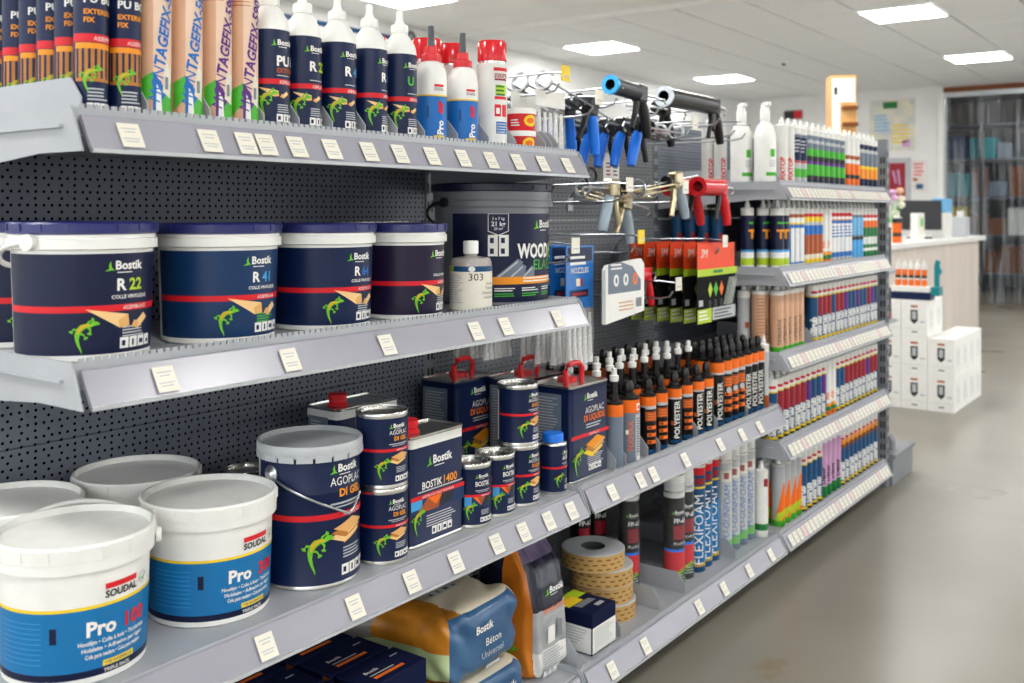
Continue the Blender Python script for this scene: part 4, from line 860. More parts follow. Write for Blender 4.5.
def gable(X, Y, Z):
    t = max(0, (Z-.22)/.10); return X*(1-.75*min(1, t)), Y*(1-.15*min(1, t)), Z
pp = Print(); pp.maker_logo(-.02, .205, .016); pp.text('PRIMER EXPRESS', -.05, .158, .014, 'orange', 2, 'l', bold=.03, shear=.2, maxw=.115); pp.rect(-.05, .05, .150, .153, 'lgrey', 1); pp.rect(-.03, .0, .085, .125, 'white', 1); pp.rect(.01, .03, .09, .13, 'grey', 1); pp.bars(-.05, .04, .07, 8, .007, 'lgrey', 1); pp.icons(-.05, .01, 3, .018, 'lgrey', 'white')
po = Print(); po.text('PRIMER EXPRESS', 0, .06, .012, 'white', 1, 'l', rot=PI/2, maxw=.13); po.gecko(.02, .05, .06, 2)
pb = [('bag_body', bag(.20, .150, .335, mfP, .22, .3, .008, 8, 100, 72, gable).mesh('bag', 60)), ('front_print', pp.mesh('fp', on_px(.104))), ('side_print', po.mesh('sp', on_my(-.079)))]
thing('primer_bag', 'upright navy bag with orange side gusset and crumpled purple top, front one', 'bag', pb, (-1.450, 2.005, Z4), 0, 'upright navy bags'); thing('primer_bag', 'upright navy bag with orange gusset standing behind the front one in the dark', 'bag', pb, (-1.672, 1.955, Z4), 0, 'upright navy bags')
# ================================================================== BOTTOM SHELF, MIDDLE BAY
W, D, H = .118, .135, .105
pt = Print(); pt.rect(-W/2+.004, W/2-.004, D/2-.045, D/2-.006, 'lime', 1, 1); pt.rect(-W/2+.004, W*.1, D/2-.065, D/2-.03, 'yellow', 2, 1); pt.poly([(-W*.35, 0), (W*.25, 0), (W*.3, -.02), (-W*.3, -.022)], 'grey', 2); pt.rect(W*.02, W*.3, -.048, -.034, 'lgrey', 1)
pf = Print(); pf.rect(-W/2+.002, W/2-.002, .004, H*.66, 'white', 1, 1); pf.bars(-W*.4, W*.4, H*.6, 8, H*.06, 'lgrey', 2, .4); pf2 = Print(); pf2.rect(-D/2+.002, D/2-.002, .004, H*.66, 'white', 1, 1); pf2.bars(-D*.4, D*.4, H*.6, 6, H*.07, 'lgrey', 2, .4)
thing('product_box', 'small box with dark top and white lower half in front of the tape rolls', 'box', [('carton', MB().box(-D/2, D/2, -W/2, W/2, 0, H, 'navy2|matte', .0015).mesh('carton', 0)), ('top_print', pt.mesh('t', on_pz(H))), ('front_print', pf.mesh('f', on_px(D/2))), ('side_print', pf2.mesh('s', on_my(-W/2)))], (-1.392, 2.200, Z4), 0)
def tape():
    R, h = .088, .0475
    b = MB().lathe([(.030, .001, 'paper|matte'), (.034, 0, 'paper'), (R-.002, 0), (R, .002, 'kraft2'), (R, h-.002, 'lgrey'), (R-.002, h), (.034, h, 'dgrey|matte'), (.030, h-.001), (.030, .001)], 'kraft2', 56, cap=False)
    p = Print()
    for j in range(3):
        for i in range(22): a = 2*PI*R*(i+.5*(j % 2))/22; p.rect(a-.007, a+.007, .008+.0125*j, .0115+.0125*j, 'brown', 0, .01)
    return [('roll', b.mesh('roll')), ('print', p.mesh('print', on_cyl(R)))]
tp = tape(); PL = ('bottom', 'second from the bottom', 'third from the bottom', 'top')
for k, (dx, dy) in enumerate(((.006, .024), (.0, .020), (.004, .012), (-.008, -.012))):
    thing('tape_roll', 'roll of kraft-coloured adhesive tape, '+PL[k]+' of the stack of four', 'tape roll', tp, (-1.452+dx, 2.378+dy, Z4+.0485*k), .3*k, 'stacked tape rolls')
def ex_fp(p, R, H):
    p.maker_logo(-R*.3, H*.80, .009); p.text('FP-65', -R*.45, H*.70, .013, 'white', 2, 'l', bold=.03); p.rect(-R*.5, R*.75, H*.52, H*.67, 'crimson', 1); p.text('PU-FOAM', -R*.45, H*.46, .009, 'white', 2, 'l', bold=.02); p.gecko(-R*.1, H*.10, .05, 3); p.bars(-R*.5, R*.7, H*.14, 3, .008, 'lgrey', 2)
fp = cart_parts(.0315, .275, [(0,'black'),(.12,'charcoal'),(.17,'red'),(.38,'handle_blue'),(.41,'black'),(.97,'white')], 'spray', 'white', extra=ex_fp, cap2='white|plastic', n=32)
FB = MB().lathe([(.034, .002), (.0335, .28), (.036, .30), (.022, .33), (.028, .345)], FILM, 20, cap=False).mesh('film_wrap')
for x, y, lab in ((-1.385, 2.708, 'black and red foam can with white cap, front one by the divider'), (-1.392, 2.785, 'black and red foam can right behind the front one, beside the blue cans'), (-1.48, 2.60, 'black and red foam can behind the large divider beside the tape rolls'), (-1.60, 2.52, 'black and red foam can deep in the shadow behind the tape rolls'), (-1.60, 2.61, 'black and red foam can in the shadow second from the panel')):
    thing('foam_can', lab, 'foam can', fp+([('film_wrap', FB)] if x > -1.5 else []), (x, y, Z4), -.65, 'black and red foam cans')
def ex_flex(p, R, H): p.text('FLEXIFOAM', R*.45, H*.08, .030, 'white', 3, 'l', rot=PI/2, bold=0, maxw=H*.72); p.rect(-R*.6, R*.7, H*.84, H*.90, 'crimson', 1)
fx = cart_parts(.0285, .325, [(0,'dblue'),(.05,'gold'),(.09,'soudal'),(.6,'dblue'),(.8,'yellow'),(.82,'dblue'),(.93,'red')], 'spray', 'white', extra=ex_flex, cap2='dblue|plastic', n=28)
for k in range(3): thing('foam_can', 'tall blue foam can with white vertical lettering, '+('nearest the black cans', 'middle one', 'nearest the grey bagged cans')[k], 'foam can', fx, (-1.385-.004*k, 2.858+.0595*k, Z4), -.75, 'tall blue foam cans')
def ex_gun(p, R, H): p.text('PU-GUNFOAM', R*.3, H*.15, .022, 'blue', 3, 'l', rot=PI/2-.03, bold=0, shear=.2, maxw=H*.62); p.rect(-R*.7, R*.7, H*.80, H*.92, 'cream', 1); p.rect(-R*.3, R*.3, H*.83, H*.90, 'crimson', 2)
gf = cart_parts(.0285, .30, [(0,'dblue'),(.06,'green'),(.16,'lgrey'),(.95,'silver')], 'spray', 'white', extra=ex_gun, cap2='white|plastic', n=28)
GB = MB().lathe([(.030, .002), (.0305, .20), (.0305, .305), (.0315, .345), (.026, .375), (.0285, .385)], FILM2, 18, cap=False).mesh('film_wrap')
for k in range(4): thing('foam_can', ('silver grey foam can in a clear bag beside the blue cans', 'silver grey bagged foam can, second from the blue cans', 'silver grey bagged foam can, third from the blue cans', 'silver grey bagged foam can, last before the white cartridge')[k], 'foam can', gf+[('film_wrap', GB)], (-1.382, 3.052+.064*k, Z4), -.75, 'grey bagged foam cans')
for k in range(4): thing('foam_can', 'silver grey foam can in the second row, its bag top showing above the front cans', 'foam can', gf+[('film_wrap', GB)], (-1.447, 3.03+.064*k, Z4), -.75, 'grey bagged foam cans, second row')
wc = cart_parts(.0235, .225, [(0,'white'),(.1,'dgreen'),(.2,'white')], 'tip', 'white|plastic', extra=lambda p, R, H: p.rect(-R*.3, R*.5, H*.78, H*.90, 'crimson', 1))
thing('sealant_cartridge', 'white cartridge with small red square and green foot at the end of the bagged cans', 'cartridge', wc, (-1.348, 3.290, Z4), -.5)
# ================================================================== FAR BAY CARTRIDGES
def ex_soudal(block, tcol='white', tx='Silirub'):
    def f(p, R, H):
        p.rect(-R*.5, R*.6, H*.87, H*.915, 'red', 1, .006)
        if block: p.rect(-R*1.1, R*.9, H*.46, H*.795, block, 1, .006)
        p.text(tx, R*.5, H*.09, .027, tcol, 3, 'l', rot=PI/2, bold=.05, maxw=H*.36)
    return f
SO = [(0,'black'),(.03,'yellow'),(.07,'dblue'),(.80,'yellow'),(.825,'white')]
def vt(tx, c, size=.014, ln=.7, lo=.1): return lambda p, R, H: p.text(tx, R*.3, H*lo, size, c, 3, 'l', rot=PI/2, bold=.03, maxw=H*ln)
mkc = lambda bands, tip='tip', tipc='white|plastic', **k: cart_parts(.0235, .214, bands, tip, tipc, n=20, **k)
def panel(c, s0=-.9, s1=.9, t0=.35, t1=.8, c2=None): 
    def f(p, R, H):
        p.rect(R*s0, R*s1, H*t0, H*t1, c, 1, .006)
        if c2: p.bars(R*s0*.7, R*s1*.7, H*(t1-.05), 4, H*.06, c2, 2)
    return f
KIND = {
 'so': ('plain blue cartridge', mkc(SO, extra=ex_soudal(None))), 'sr': ('blue cartridge with dark red block', mkc(SO, extra=ex_soudal('crimson'))), 'sp': ('blue cartridge with purple block', mkc(SO, extra=ex_soudal('purple'))),
 'sa': ('blue cartridge with amber band', mkc([(0,'black'),(.03,'yellow'),(.07,'dblue'),(.70,'brown'),(.78,'amber'),(.86,'white')], extra=ex_soudal(None))),
 'wr': ('red-lettered white cartridge', mkc([(0,'white')], extra=vt('FIXTOP', 'red', .017))), 'gb': ('slate-topped grey cartridge', mkc([(0,'lgrey'),(.15,'green'),(.3,'lgrey'),(.4,'red'),(.43,'slate'),(.9,'white')], extra=panel('navy', -.5, .9, .45, .85, 'lgrey'))),
 'gn': ('navy cartridge with green bands', mkc([(0,'navy'),(.12,'charcoal'),(.2,'green'),(.40,'purple'),(.46,'charcoal'),(.55,'green'),(.68,'slate'),(.92,'white')], extra=panel('lgrey', -.3, .9, .78, .84))), 'or': ('orange-footed white cartridge', mkc([(0,'orange'),(.2,'charcoal'),(.28,'orange'),(.5,'white'),(.58,'rust'),(.66,'white')])),
 'yb': ('navy cartridge with amber band', mkc([(0,'navy'),(.22,'amber'),(.42,'yellow'),(.48,'slate'),(.75,'lgrey'),(.82,'navy'),(.92,'white')])), 'no': ('amber-lettered navy cartridge', mkc([(0,'white'),(.06,'lime'),(.18,'white'),(.28,'sky'),(.32,'navy2'),(.9,'white')], extra=lambda p, R, H: (p.text('TT', -R*.4, H*.52, .030, 'amber', 2, 'l', bold=.05), p.rect(-R*.3, R*.8, H*.76, H*.79, 'green', 1)))),
 'wb': ('yellow-ringed light blue cartridge', mkc([(0,'white'),(.06,'blue'),(.74,'yellow'),(.77,'white'),(.86,'rust'),(.92,'white')], extra=panel('white', .0, .9, .1, .68))), 'y2': ('yellow and brown cartridge', mkc([(0,'yellow'),(.12,'cream'),(.2,'rust'),(.55,'blue'),(.72,'lgrey'),(.78,'yellow'),(.87,'red'),(.93,'white')])),
 'wg': ('leaf-footed white cartridge', mkc([(0,'orange'),(.08,'dgreen'),(.16,'amber'),(.22,'white')], extra=vt('FIX', 'orange', .014, .4, .3))), 'w5': ('white-panelled blue cartridge', mkc([(0,'lgrey'),(.1,'blue'),(.80,'amber'),(.82,'white'),(.87,'red'),(.94,'white')], extra=panel('white', -.2, .8, .2, .74, 'blue'))),
 'tg': ('slate and light-blue cartridge', mkc([(0,'lgrey'),(.05,'sky'),(.4,'charcoal'),(.46,'slate'),(.9,'white')], extra=panel('skyblue2', -.4, .9, .5, .85))), 'rg': ('orange-topped green cartridge', mkc([(0,'dgreen'),(.16,'white'),(.22,'dgreen'),(.64,'orange'),(.78,'white'),(.84,'red'),(.90,'white')], extra=panel('white', -.3, .7, .3, .45))),
 'kr': ('green-footed kraft cartridge', mkc([(0,'green'),(.08,'kraft'),(.95,'white')], extra=vt('TIMBERFIX', 'black', .014, .5, .12))), 'kp': ('plain kraft cartridge', mkc([(0,'kraft'),(.97,'white')], extra=lambda p, R, H: p.bars(-R*.8, R*.8, H*.9, 14, H*.055, 'rust', 1, .2))),
 'fo': ('silvery white cartridge', mkc([(0,'silver'),(.35,'lgrey'),(.9,'white')], extra=panel('rust', -.4, .3, .4, .5))), 'sl': ('orange-and-green-footed grey cartridge', mkc([(0,'green'),(.10,'lgrey')], extra=lambda p, R, H: (p.poly([(-R*.9, H*.1), (R*1.0, H*.1), (R*1.0, H*.72), (R*.5, H*.72)], 'orange', 1), p.poly([(-R*.9, H*.1), (R*.2, H*.1), (R*1.0, H*.3), (-R*.5, H*.22)], 'lime', 2)))),
 'pk': ('pink cartridge with green foot', mkc([(0,'dgreen'),(.2,'pink')], extra=vt('Decor', 'charcoal', .018, .55, .25)))}
FAR = {
 0: ['wr','wr','gb','gb','gn','gn','gn','gn','gn','gn','gn','or','or','or','yb','yb','yb','yb'],
 1: ['no','no','wb','wb','wb','y2','y2','y2','y2','wg','wg','w5','w5','w5','w5','w5','tg','tg','tg','rg','rg','rg','rg'],
 2: ['kr','kr','kr','kr','kr', None, None, 'so','sr','sr','sr','so','sr','sr','sp','so','so','sp','so','so','sr','sp','so'],
 3: ['so','sr','sr','sr','sr','sr','sp','so','so','sp','wg','wg','so','so','sr','sr','sr','sr','sr','sp','sr','sr'],
 4: ['sl','sl','sl','sl','so','so','so','so','pk','pk','pk','pk','sa','sa','sa','sa','sa','sa','sa','sa','sa']}
Y0 = {0: 3.47, 1: 3.43, 2: 3.425, 3: 3.37, 4: 3.44}
ORD = ('first', 'second', 'third', 'fourth', 'fifth', 'sixth', 'seventh', 'eighth', 'ninth', 'tenth', 'eleventh', 'twelfth', 'thirteenth')
for s, seq in FAR.items():
    pit = (4.555-Y0[s])/(len(seq)-1); cnt = {}
    for k, kd in enumerate(seq):
        if kd is None: continue
        d, me = KIND[kd]; y = Y0[s]+pit*k; cnt[kd] = cnt.get(kd, 0)+1
        for r in range(2 if s in (0, 1) else 3):
            if r and s == 0 and k % 2: continue
            lab = d+(', %s of its kind, front row, %s far-bay shelf' % (ORD[cnt[kd]-1], NM[s]) if r == 0 else ', behind the front row, %s far-bay shelf' % NM[s])
            thing('sealant_cartridge', lab, 'cartridge', me, (-1.345-.053*r, y+.001*((k*7+r) % 3-1), Z5[s]), -.85+.1*((k*5+s) % 3-1), '%s far shelf cartridges, %s' % (NM[s], 'front row' if r == 0 else 'rows behind, '+d))
for kd, s, x, y, ex in (('fo', 2, -1.447, 3.382, 'beside the third far-bay bracket'), ('kp', 2, -1.394, 3.385, 'beside the third far-bay bracket, in front of the silvery one'), ('no', 1, -1.435, 3.375, 'next to the second far-bay bracket, set back'), ('wr', 0, -1.55, 3.40, 'set back behind the white bottles, right one'), ('wr', 0, -1.60, 3.40, 'set back behind the white bottles, left one')):
    thing('sealant_cartridge', KIND[kd][0]+' '+ex, 'cartridge', KIND[kd][1], (x, y-.01 if s == 2 else y, Z5[s]), -.6)
dkc = mkc([(0,'black'),(.1,'dblue'),(.9,'black')], extra=panel('crimson', -.3, .5, .4, .6))
for k in range(4): thing('sealant_cartridge', 'dark blue can in the shadow at the back of the second far-bay shelf', 'cartridge', dkc, (-1.55-.055*k, 3.38, Z5[1]), -.8, 'dark blue cans in the shadow')
# white squeeze bottles on top
R, H = .037, .215
sq = [('bottle_body', MB().lathe([(R*.94,0,'white|plastic'),(R,.004),(R,H*.08,'white|plastic'),(R,H*.70),(R*.93,H*.80),(R*.7,H*.90),(R*.42,H*.95),(R*.40,H)], 'white|plastic', 32).mesh('bottle_body')), ('pump_cap', MB().lathe([(R*.45,H*.97),(R*.45,H*1.14),(R*.36,H*1.16),(R*.36,H*1.24),(.0001,H*1.24)], 'white|plastic', 18).box(-R*.2, R*.75, -R*.2, R*.2, H*1.20, H*1.27, 'white|plastic', .002).mesh('cap')), ('print', Print().rect(-R*.5, R*.7, H*.10, H*.16, 'green', 1).rect(-R*.1, R*.4, H*.40, H*.52, 'green', 1).bars(-R*.2, R*.7, H*.35, 4, H*.03, 'lgrey', 1).mesh('print', on_cyl(R)))]
thing('squeeze_bottle', 'white bottle on the far-bay top shelf, left one of two', 'bottle', sq, (-1.462, 3.385, Z5[0]+.01), -.6, 'white bottles', scale=1.05); thing('squeeze_bottle', 'white bottle on the far-bay top shelf, right one of two', 'bottle', sq, (-1.375, 3.392, Z5[0]+.01), -.6, 'white bottles', scale=1.05)
#@@HOOKS
# ================================================================== HOOKS, GUNS AND PACKS OF THE MIDDLE BAY
def hook_parts(L=.40, tag='white', double=True):
    m = MB().box(XB, XB+.006, -.016, .016, -.022, .022, WIRE, .001)
    m.tube([(XB+.003, 0, .0), (XB+L*.9, 0, .004), (XB+L*.97, 0, .010), (XB+L, 0, .026)], .0032, WIRE, 8)
    a = MB().tube([(XB+.003, 0, .018), (XB+.03, 0, .050), (XB+L*.9, 0, .056), (XB+L+.02, 0, .052)], .0024, WIRE, 8)
    out = [('hook_wire', m.mesh('hook')), ('tag_arm', a.mesh('arm'))]
    if tag: out.append(('price_tag', MB().box(XB+L+.018, XB+L+.021, -.019, .019, .030, .070, 'paper' if tag == 'white' else 'yellow', .001).box(XB+L+.021, XB+L+.0213, -.013, .013, .040, .044, 'lgrey').mesh('tag', 0)))
    return out
HK = {t: hook_parts(tag=t) for t in ('white', 'yellow', None)}
for y, z, t, lab in ((2.075, 1.545, 'yellow', 'wire hook with yellow tag above the clear bag'), (2.235, 1.500, 'white', 'wire hook with white tag in front of the upper blue-handled guns'), (2.36, 1.535, None, 'wire hook under the upper black gun barrel'), (2.60, 1.525, None, 'wire hook under the lower blue-handled guns'), (2.80, 1.475, 'white', 'wire hook with white tag under the large white-ringed gun'), (3.02, 1.530, None, 'wire hook under the grip of the large white-ringed gun'), (3.14, 1.500, None, 'empty wire hook left of the rightmost one in the top row'), (3.23, 1.495, None, 'rightmost empty wire hook of the top row'),
        (2.395, 1.275, 'white', 'wire hook with white tag among the grey-handled guns'), (2.735, 1.275, 'white', 'wire hook with white tag beside the red gun barrels'), (2.12, 1.115, 'white', 'wire hook with white tag above the blue packs'), (2.46, 1.130, 'yellow', 'wire hook with yellow tag above the white pack'), (3.02, 1.105, 'white', 'wire hook carrying the orange-headed packs'), (2.69, .985, 'white', 'wire hook with white tag in front of the black packs')):
    thing('peg_hook', lab, 'hook', HK[t], (0, y, z), 0, 'hooks on the perforated panel')
def gun_parts(L=.21, R=.024, handle='handle_blue|plastic', trig='black|plastic', frame='black|plastic', ring='silver|metal', tube=False, rod=.12, tri=False):
    """caulking gun: nose at y=0, barrel along +Y, grip hanging down behind"""
    f = MB()
    if tube: f.lathe([(R, 0), (R, L)], frame, 20, cap=False); f.lathe([(R*.9, L), (R*.9, 0)], frame, 20, cap=False); f.xf(Matrix.Rotation(-PI/2, 4, 'X'))
    else:
        for sx in (-1, 1): f.tube([(sx*R*.9, 0, -R*.3), (sx*R*.9, L, -R*.3)], .0034, 'silver|metal' if frame.startswith('black') else frame, 8)
        f.tube([(0, 0, -R), (0, L, -R)], .0034, frame, 8); f.lathe([(.0001, 0), (R*.8, 0), (R*.8, .006), (.0001, .006)], 'black|plastic', 16).xf(Matrix.Translation((0, L*.8, 0)) @ Matrix.Rotation(-PI/2, 4, 'X'), len(f.v)-64)
    q = .62 if tube else .92; n = MB().lathe([(R*q, -.003), (R*1.12, -.003), (R*1.12, .006), (R*q, .006), (R*q, -.003)], ring, 24, cap=False); n.xf(Matrix.Rotation(-PI/2, 4, 'X'))
    b = MB().box(-.016, .016, L-.004, L+.045, -.026, .026, frame, .005)
    r = MB().tube([(0, L*.55, 0), (0, L+.05+rod, 0), (0, L+.06+rod, -.012), (0, L+.045+rod, -.024)], .0036, 'silver|metal', 8)
    h = MB().tube([(0, L+.030, -.018), (0, L+.048, -.055), (0, L+.066, -.100), (0, L+.072, -.122)], [.014, .0165, .0150, .0125], handle, 10)
    t = MB().tube([(0, L+.006, -.020), (0, L-.002, -.060), (0, L-.020, -.105)], [.010, .009, .008], trig, 8)
    if tri: t.prism([(L-.01, -.02), (L+.04, -.02), (L+.01, -.085)], 'x', -.008, .008, trig)
    return [('barrel', f.mesh('barrel')), ('nose_ring', n.mesh('ring')), ('body_block', b.mesh('block', 0)), ('plunger_rod', r.mesh('rod')), ('handle', h.mesh('handle')), ('trigger', t.mesh('trigger'))]
g_blue = gun_parts(rod=.06); g_blk = gun_parts(.14, .024, 'black|plastic', 'black|plastic', 'charcoal|plastic', 'sky|metal', True); g_big = gun_parts(.33, .029, 'black|plastic', 'black|plastic', 'black|plastic', 'lgrey|metal', True, .06, True)
g_grey = gun_parts(.22, .024, 'handle_grey|plastic', 'brass|metal', 'brass|metal', 'silver|metal'); g_red = gun_parts(.15, .028, 'red|plastic', 'black|plastic', 'red|gloss', 'red|gloss', True, .06)
for k in range(5): thing('caulking_gun', 'black caulking gun with blue handle, '+ORD[k]+' from the front in the lower row', 'caulking gun', g_blue, (-1.425-.056*k, 2.80, 1.500), PI, 'lower row of blue-handled caulking guns', rx=.02)
for k in range(3): thing('caulking_gun', 'black caulking gun with blue handle, '+ORD[k]+' from the front in the upper row', 'caulking gun', g_blue, (-1.45-.075*k, 2.11, 1.590), 0, 'upper row of blue-handled caulking guns', rx=-.22)
thing('caulking_gun', 'black tube-barrelled caulking gun with pale blue ring facing out, on the top row', 'caulking gun', g_blk, (-1.385, 2.335, 1.596), 0, rx=-.05)
thing('caulking_gun', 'large black caulking gun with white ring facing out, rightmost on the top row', 'caulking gun', g_big, (-1.415, 2.70, 1.600), 0)
thing('caulking_gun', 'black caulking gun with skeleton frame hanging behind the white-ringed one', 'caulking gun', gun_parts(.2, .024, 'black|plastic'), (-1.53, 2.70, 1.59), 0)
for x, y, rz, rx, lab in ((-1.455, 2.70, PI, .0, 'brass caulking gun with grey handle hanging straight, leftmost of the second hook row'), (-1.515, 2.40, 0, -.15, 'brass caulking gun with slanted grey handle in the middle of the second hook row'), (-1.395, 2.50, 0, .12, 'brass caulking gun with upright grey handle right beside the red barrels')):
    thing('caulking_gun', lab, 'caulking gun', g_grey, (x, y, 1.318), rz, 'brass caulking guns', rx=rx)
thing('caulking_gun', 'red tube-barrelled caulking gun, left one of two', 'caulking gun', g_red, (-1.455, 2.815, 1.330), 0, 'red caulking guns'); thing('caulking_gun', 'red tube-barrelled caulking gun, right one of two', 'caulking gun', g_red, (-1.385, 2.87, 1.330), 0, 'red caulking guns')
thing('caulking_gun', 'small red and white caulking gun between the white pack and the orange packs', 'caulking gun', g_red, (-1.46, 2.56, 1.06), .1, scale=.8)
thing('cable_ties', 'black looped cord hanging beneath the blue-handled guns', 'cord', [('loop', MB().tube([(.0, .03*math.cos(a), .022*math.sin(a)) for a in [2*PI*i/20 for i in range(20)]], .003, 'black', 6, True).mesh('l')), ('loop', MB().tube([(-.03, .045+.03*math.cos(a), .005+.022*math.sin(a)) for a in [2*PI*i/20 for i in range(20)]], .003, 'black', 6, True).mesh('l'))], (-1.50, 2.42, 1.352))
thing('swing_card', 'white card with small print hanging below the blue-handled guns', 'card', [('card', MB().box(0, .002, -.05, .05, -.12, 0, 'white', .0006).mesh('c', 0)), ('print', Print().bars(-.035, -.005, -.03, 4, .012, 'crimson', 1).bars(.01, .04, -.03, 4, .012, 'dgrey', 1).mesh('p', on_px(.002)))], (-1.66, 2.80, 1.44))
# clear bag with white header
def hang_bag(w, h, head, hh, inner='nozz', n=5, film=FILM2):
    b = MB().grid(lambda u, v: ((.018*math.sin(PI*v)**.6*math.sin(2*PI*u)), w/2*math.cos(2*PI*u), -hh-h*v), 20, 8, film, closed_u=True)
    c = MB().box(-.002, .002, -w/2, w/2, -hh, .012, head, .0006)
    out = [('header_card', c.mesh('hc', 0)), ('clear_bag', b.mesh('cb', 80))]
    for i in range(n):
        y = -w*.38+w*.76*i/max(1, n-1); out.append(('nozzle', MB().lathe([(.009, 0), (.009, .02), (.007, .025), (.0035, h*.86), (.0001, h*.86)], NOZZ, 10, at=(0, y, -hh-h*.95)).mesh('nz')))
    return out
hb = hang_bag(.13, .15, 'white|matte', .03); thing('nozzle_bag', 'clear bag with white header at the right end of the top shelf', 'bag', hb, (-1.42, 2.095, 1.545), 0, 'clear bags by the top shelf'); thing('nozzle_bag', 'clear bag behind the white-headed one at the end of the top shelf', 'bag', hb, (-1.50, 2.100, 1.545), 0, 'clear bags by the top shelf')
BLU = 'blue|film'
bb = hang_bag(.135, .155, BLU, .155)
bp = Print(); bp.rect(-.06, .06, -.03, .008, 'navy', 1, 1); bp.bars(-.05, .05, -.015, 2, .016, 'white', 2); bp.text('NOZZLES', -.045, -.06, .014, 'white', 2, 'l', maxw=.09); bp.rect(-.05, .04, -.125, -.105, 'navy', 1, 1); bp.rect(-.04, .03, -.119, -.112, 'crimson', 2, 1); bp.rect(-.02, .0, -.095, -.075, 'cream', 1, 1); bp.rect(.0, .012, -.095, -.075, 'crimson', 2, 1)
bb.append(('header_print', bp.mesh('hp', on_px(.002))))
for k, lab in enumerate(('front', 'second', 'third', 'fourth')): thing('nozzle_pack', 'pack of white nozzles under a blue header card, %s one on its hook' % lab, 'pack', bb, (-1.425-.045*k, 2.240-.006*k, 1.148), 0, 'blue-headed nozzle packs')
hb2 = hang_bag(.13, .15, 'lgrey|film', .10, n=6)
for k in range(3): thing('nozzle_pack', 'clear bag of white nozzles hanging behind the bucket shelf end, %s from the front' % ORD[k], 'pack', hb2, (-1.62-.05*k, 2.135, 1.10), 0, 'clear nozzle bags at the bucket shelf end')
# white board pack
wp = Print(); wp.poly([(-.10, -.01), (-.10, -.09), (.09, -.09), (.09, -.06), (.04, -.02), (-.03, -.005)], 'slate', 1)
for i, c in enumerate(('white', 'white', 'orange')): wp.poly([(-.055+.055*i+.015*math.cos(a), -.055+.017*math.sin(a)) for a in [2*PI*j/14 for j in range(14)]], c, 2); wp.poly([(-.055+.055*i+.006*math.cos(a), -.055+.009*math.sin(a)) for a in [2*PI*j/10 for j in range(10)]], 'slate', 3)
wp.bars(-.04, .05, -.115, 3, .010, 'kraft', 1); wp.rect(.06, .095, -.135, -.11, 'grey', 1, 1); wp.bars(-.085, -.02, -.01, 2, .01, 'white', 2)
thing('tool_pack', 'white blister pack with grey panel and three discs', 'pack', [('card', MB().prism([(-.112,-.17),(.112,-.15),(.112,-.015),(.095,.0),(-.10,-.012),(-.112,-.025)], 'x', -.006, .006, 'white').mesh('c', 0)), ('print', wp.mesh('p', on_px(.006)))], (-1.385, 2.405, 1.118), .03)
# orange-headed packs
W, H = .295, .255
pk = Print(); pk.rect(-W/2, W/2-.01, -.085, .0, 'redorange', 0, 1); pk.text('3M', -W/2+.025, -.045, .028, 'white', 2, 'l', bold=.0, shear=.2); pk.rect(-W/2, W/2+.012, -.105, -.082, 'lime', 1, 1); pk.bars(-W*.1, W*.15, -.088, 1, .02, 'dgreen', 2)
pk.text('3', W*.38, -.05, .03, 'rust', 2)
for i, c in enumerate(('lime', 'green', 'orange')): x = -W*.18+.043*i; pk.poly([(x, -.125), (x+.017, -.15), (x, -.175), (x-.017, -.15)], c, 2); pk.bars(x-.012, x+.012, -.185, 4, .007, 'dgrey', 2)
pk.rect(-W/2+.002, -W*.14, -H, -H+.045, 'lime', 1, 1); pk.bars(-W*.46, -W*.2, -H+.04, 3, .012, 'white', 2); pk.rect(-W*.12, W/2-.004, -H+.005, -H+.045, 'lgrey', 1, 1); pk.bars(-W*.08, W*.4, -H+.038, 3, .011, 'dgrey', 2); pk.rect(-W*.46, -W*.36, -H+.055, -H+.075, 'lgrey', 1, 1)
tool = MB().prism([(W*.16, -H+.05), (W*.30, -H+.05), (W*.44, -.115), (W*.32, -.115)], 'x', .002, .016, clear('blister', (.8,.85,.8), .3)).mesh('blister', 0)
pkp = [('card', MB().box(-.0015, .0015, -W/2, W/2, -H, .0, 'black|matte', .0006).mesh('c', 0)), ('print', pk.mesh('p', on_px(.0015))), ('blister', tool)]
for k in range(6): thing('sealing_tool_pack', 'black pack with orange and lime header, %s from the front on its hook' % ORD[k], 'pack', pkp, (-1.395-.048*k, 3.03, 1.148), 0, 'orange-headed tool packs')
# ================================================================== END UNIT AND BACKGROUND
e = [('upright', upright(4.655, -1.345, -1.303, 1.58)), ('end_panel', MB().box(-2.27, -1.345, 4.645, 4.66, .1, 1.56, STEEL, .002).mesh('ep', 0)), ('base_plinth', MB().box(-2.2, -1.285, 4.672, 5.0, 0, .125, UPR, .004).mesh('bp', 0)), ('base_top', MB().box(-2.21, -1.275, 4.672, 5.01, .125, .147, UPR, .004).mesh('bt', 0))]
slots = MB()
for k in range(28): slots.box(-1.332, -1.325, 4.6375, 4.638, .12+.05*k, .148+.05*k, 'black'); slots.box(-1.319, -1.312, 4.6375, 4.638, .12+.05*k, .148+.05*k, 'black')
e.append(('slot_strip', slots.mesh('sl', 0)))
for z in (.735, .972): e.append(('end_shelf', MB().box(-2.2, -1.36, 4.66, 5.0, z-.02, z, STEEL, .003).mesh('es', 0)))
thing('end_unit', 'grey end unit closing the shelving, with low metal base', 'shelving', e)
for z, c2, lab in ((.972, 'charcoal', 'slim black box on the upper end-unit shelf'), (.735, 'crimson', 'black box with red foot on the lower end-unit shelf')):
    thing('display_box', lab, 'box', [('carton', MB().box(0, .05, 0, .12, 0, .205 if z > .9 else .15, 'black', .002).mesh('c', 0)), ('print', Print().rect(.01, .11, .005, .04, c2, 1, 1).mesh('p', on_px(.05)))], (-1.42, 4.83, z))
